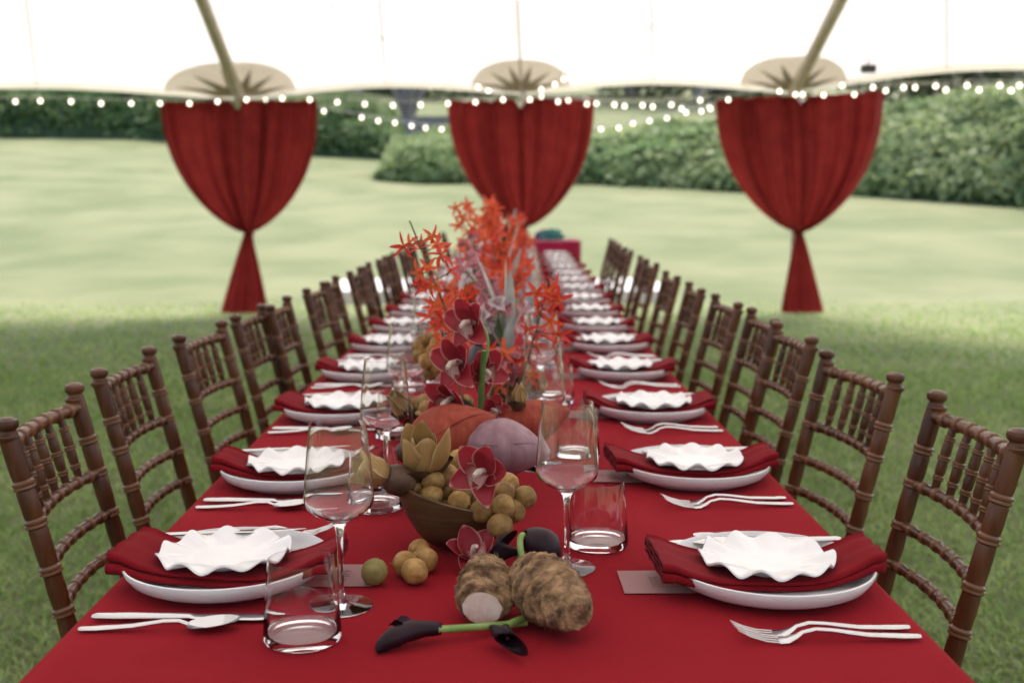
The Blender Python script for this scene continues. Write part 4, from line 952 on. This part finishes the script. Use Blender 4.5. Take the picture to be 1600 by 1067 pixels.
# ---- second bowl with longans, and a taro behind
b2 = Vector((-.112, 2.18, TZ)); bowl_obj(b2, .085, .075, .15, 'second dark bowl of longans behind the left wine glasses', rz=pi * .9)
SEC = ['upper left', 'topmost', 'largest at upper right', 'at centre left', 'just below the centre', 'lowest over the rim', 'at lower right', 'far left', 'farthest right beside orange petals', 'at the centre', 'lower left', 'high behind the topmost']
Z3 = [(330, 290), (405, 270), (420, 360), (340, 390), (395, 450), (385, 545), (445, 490), (300, 330), (530, 360), (350, 450), (300, 400), (445, 310)]
for k, (x, y) in enumerate(Z3): fruit(YP(600 + x / 5.335, 480 + y / 5.335, 2.14 + rr.uniform(-.02, .02)), 'tan longan in the second bowl heap, ' + SEC[k], 'longans in the second bowl', s=1.0)
for k in range(12):
    a = rr.uniform(0, 6.28); d = rr.uniform(0, .055); fruit(b2 + Vector((cos(a) * d, sin(a) * d, .06 + rr.uniform(0, .03))), 'tan longan packed deep inside the second wooden bowl', 'longans deep in the second bowl', s=1.1)
taro(YP(805, 605, 2.12), .12, .05, (radians(75), 0, radians(60)), 'brown taro root half hidden under the right orange spray', 5, False)
LEAN = ['right', 'right and away', 'left and away', 'left', 'left and nearer', 'right and nearer']
# ---- centrepieces down the table
for n_, (y, hgt, w) in enumerate(((2.95, .26, .10), (3.5, .34, .11), (4.1, .28, .12), (4.8, .34, .12), (5.6, .30, .13), (6.4, .30, .13), (7.3, .28, .13), (8.2, .26, .13), (9.1, .26, .12))):
    bx_ = bend(y); nm = ['first', 'second', 'third', 'fourth', 'fifth', 'sixth', 'seventh', 'eighth', 'ninth'][n_]
    vb = MB().lathe([(.0001, 0), (.045, 0), (.05, .004), (.056, .04), (.050, .09), (.042, .10), (.038, .10), (.046, .085), (.0001, .015)], 20).build('flower_vase', MT['vase']); vb.location = (bx_ - .02, y, TZ)
    tag(vb, f'dark vase under the {nm} orange flower mass behind the white orchids', 'vase', 'vases down the table')
    for k in range(6 if n_ < 4 else 4):
        a = k * pi / 3 + rr.uniform(-.3, .3); t = Vector((bx_ - .03 + cos(a) * w, y + sin(a) * w * 1.3, TZ + .08 + hgt * rr.uniform(.45, 1.0))); base = Vector((bx_ - .02, y, TZ + .095))
        me = WOR if (k == 2 and n_ < 4) else MOK
        spray(f'{"orange" if me is MOK else "white pink"} orchids leaning {LEAN[k]} in the {nm} vase behind the white orchids', [base, base.lerp(t, .5) + Vector((0, 0, .05)), t], 11 if n_ < 5 else 8, me, 100 + n_ * 10 + k, s=(1.0, 1.6), group=f'{"orange" if me is MOK else "white pink"} sprays in the {nm} far vase')
    leafy(f'long pale and dark leaves in the {nm} vase behind the white orchids', (bx_ - .02, y, TZ + .1), [(bx_ + rr.uniform(-.1, .1), y + rr.uniform(-.1, .1), TZ + rr.uniform(.25, .42)) for _ in range(4)], .03, 'silver' if n_ % 2 else 'dkleaf')
spray('faint orange orchid spray reaching left before the middle curtain', [Vector((bend(3.5), 3.5, TZ + .1)), YP(750, 400, 3.5), YP(712, 325, 3.55)], [YP(x, y, 3.52) for x, y in ((712, 325), (722, 340), (735, 332), (728, 322), (745, 348), (718, 352), (740, 360))], MOK[:3], 77, s=(1.1, 1.5))
spray('high orange orchid mass before the middle curtain', [Vector((bend(4.1), 4.1, TZ + .1)), YP(780, 400, 4.1), YP(768, 318, 4.15)], [YP(764 + rr.uniform(-6, 45) * (y - 315) / 60 , y, 4.1 + rr.uniform(-.06, .06)) for y in (318, 322, 328, 332, 336, 340, 345, 350, 354, 358, 362, 366, 372, 378, 348, 342, 360, 338, 356, 370)], MOK[:3], 78, s=(1.4, 2.0))

# ---- small cloth covered table with teal and purple flowers beyond the end
st = empty('side_table', (.25, 11.2, 0))
def skirt(a, t):
    A = a * 4; k = int(min(A, 3.999)); f = A - k; c = [(-.56, -.35), (.56, -.35), (.56, .35), (-.56, .35)]; p0, p1 = c[k], c[(k + 1) % 4]
    x = p0[0] + (p1[0] - p0[0]) * f; y = p0[1] + (p1[1] - p0[1]) * f; s = 1 + .02 * t * sin(a * 90); return Vector((x * s, y * s, .805 - .79 * t))
MB().grid(skirt, 96, 6, True).build('cloth_skirt', MT['magcloth'], st, sharp=0)
MB().box((0, 0, .80), (1.118, .698, .012)).build('table_top', MT['magcloth'], st, smooth=False)
tag(st, 'crimson cloth covered side table beyond the far end', 'table')
def puff(label, loc, R, m_, seed):
    rg = np.random.default_rng(seed); P = rg.normal(size=(420, 3)); P /= np.linalg.norm(P, axis=1)[:, None]; P[:, 2] = np.abs(P[:, 2]) * .8; N_ = P.copy()
    o = link(numpy_mesh('hydrangea', *leaf_cloud(P * R, N_, .028, rg, .4), m_), 'hydrangea'); o.location = loc
    return tag(o, label, 'flowers', 'flower heads on the side table')
for k, (px, py, R, m_, lab) in enumerate(((862, 372, .11, 'teal', 'teal flower head at the right on the side table'), (850, 356, .09, 'purple', 'purple flower head at the right on the side table'), (758, 352, .10, 'teal', 'teal flower head at the left on the side table'), (745, 362, .08, 'purple', 'dusky purple flower head at the left on the side table'))):
    p = YP(px, py, 11.2 + .1 * (k % 2)); puff(lab, Vector((p.x, p.y, .812)), R, MT[m_], k)
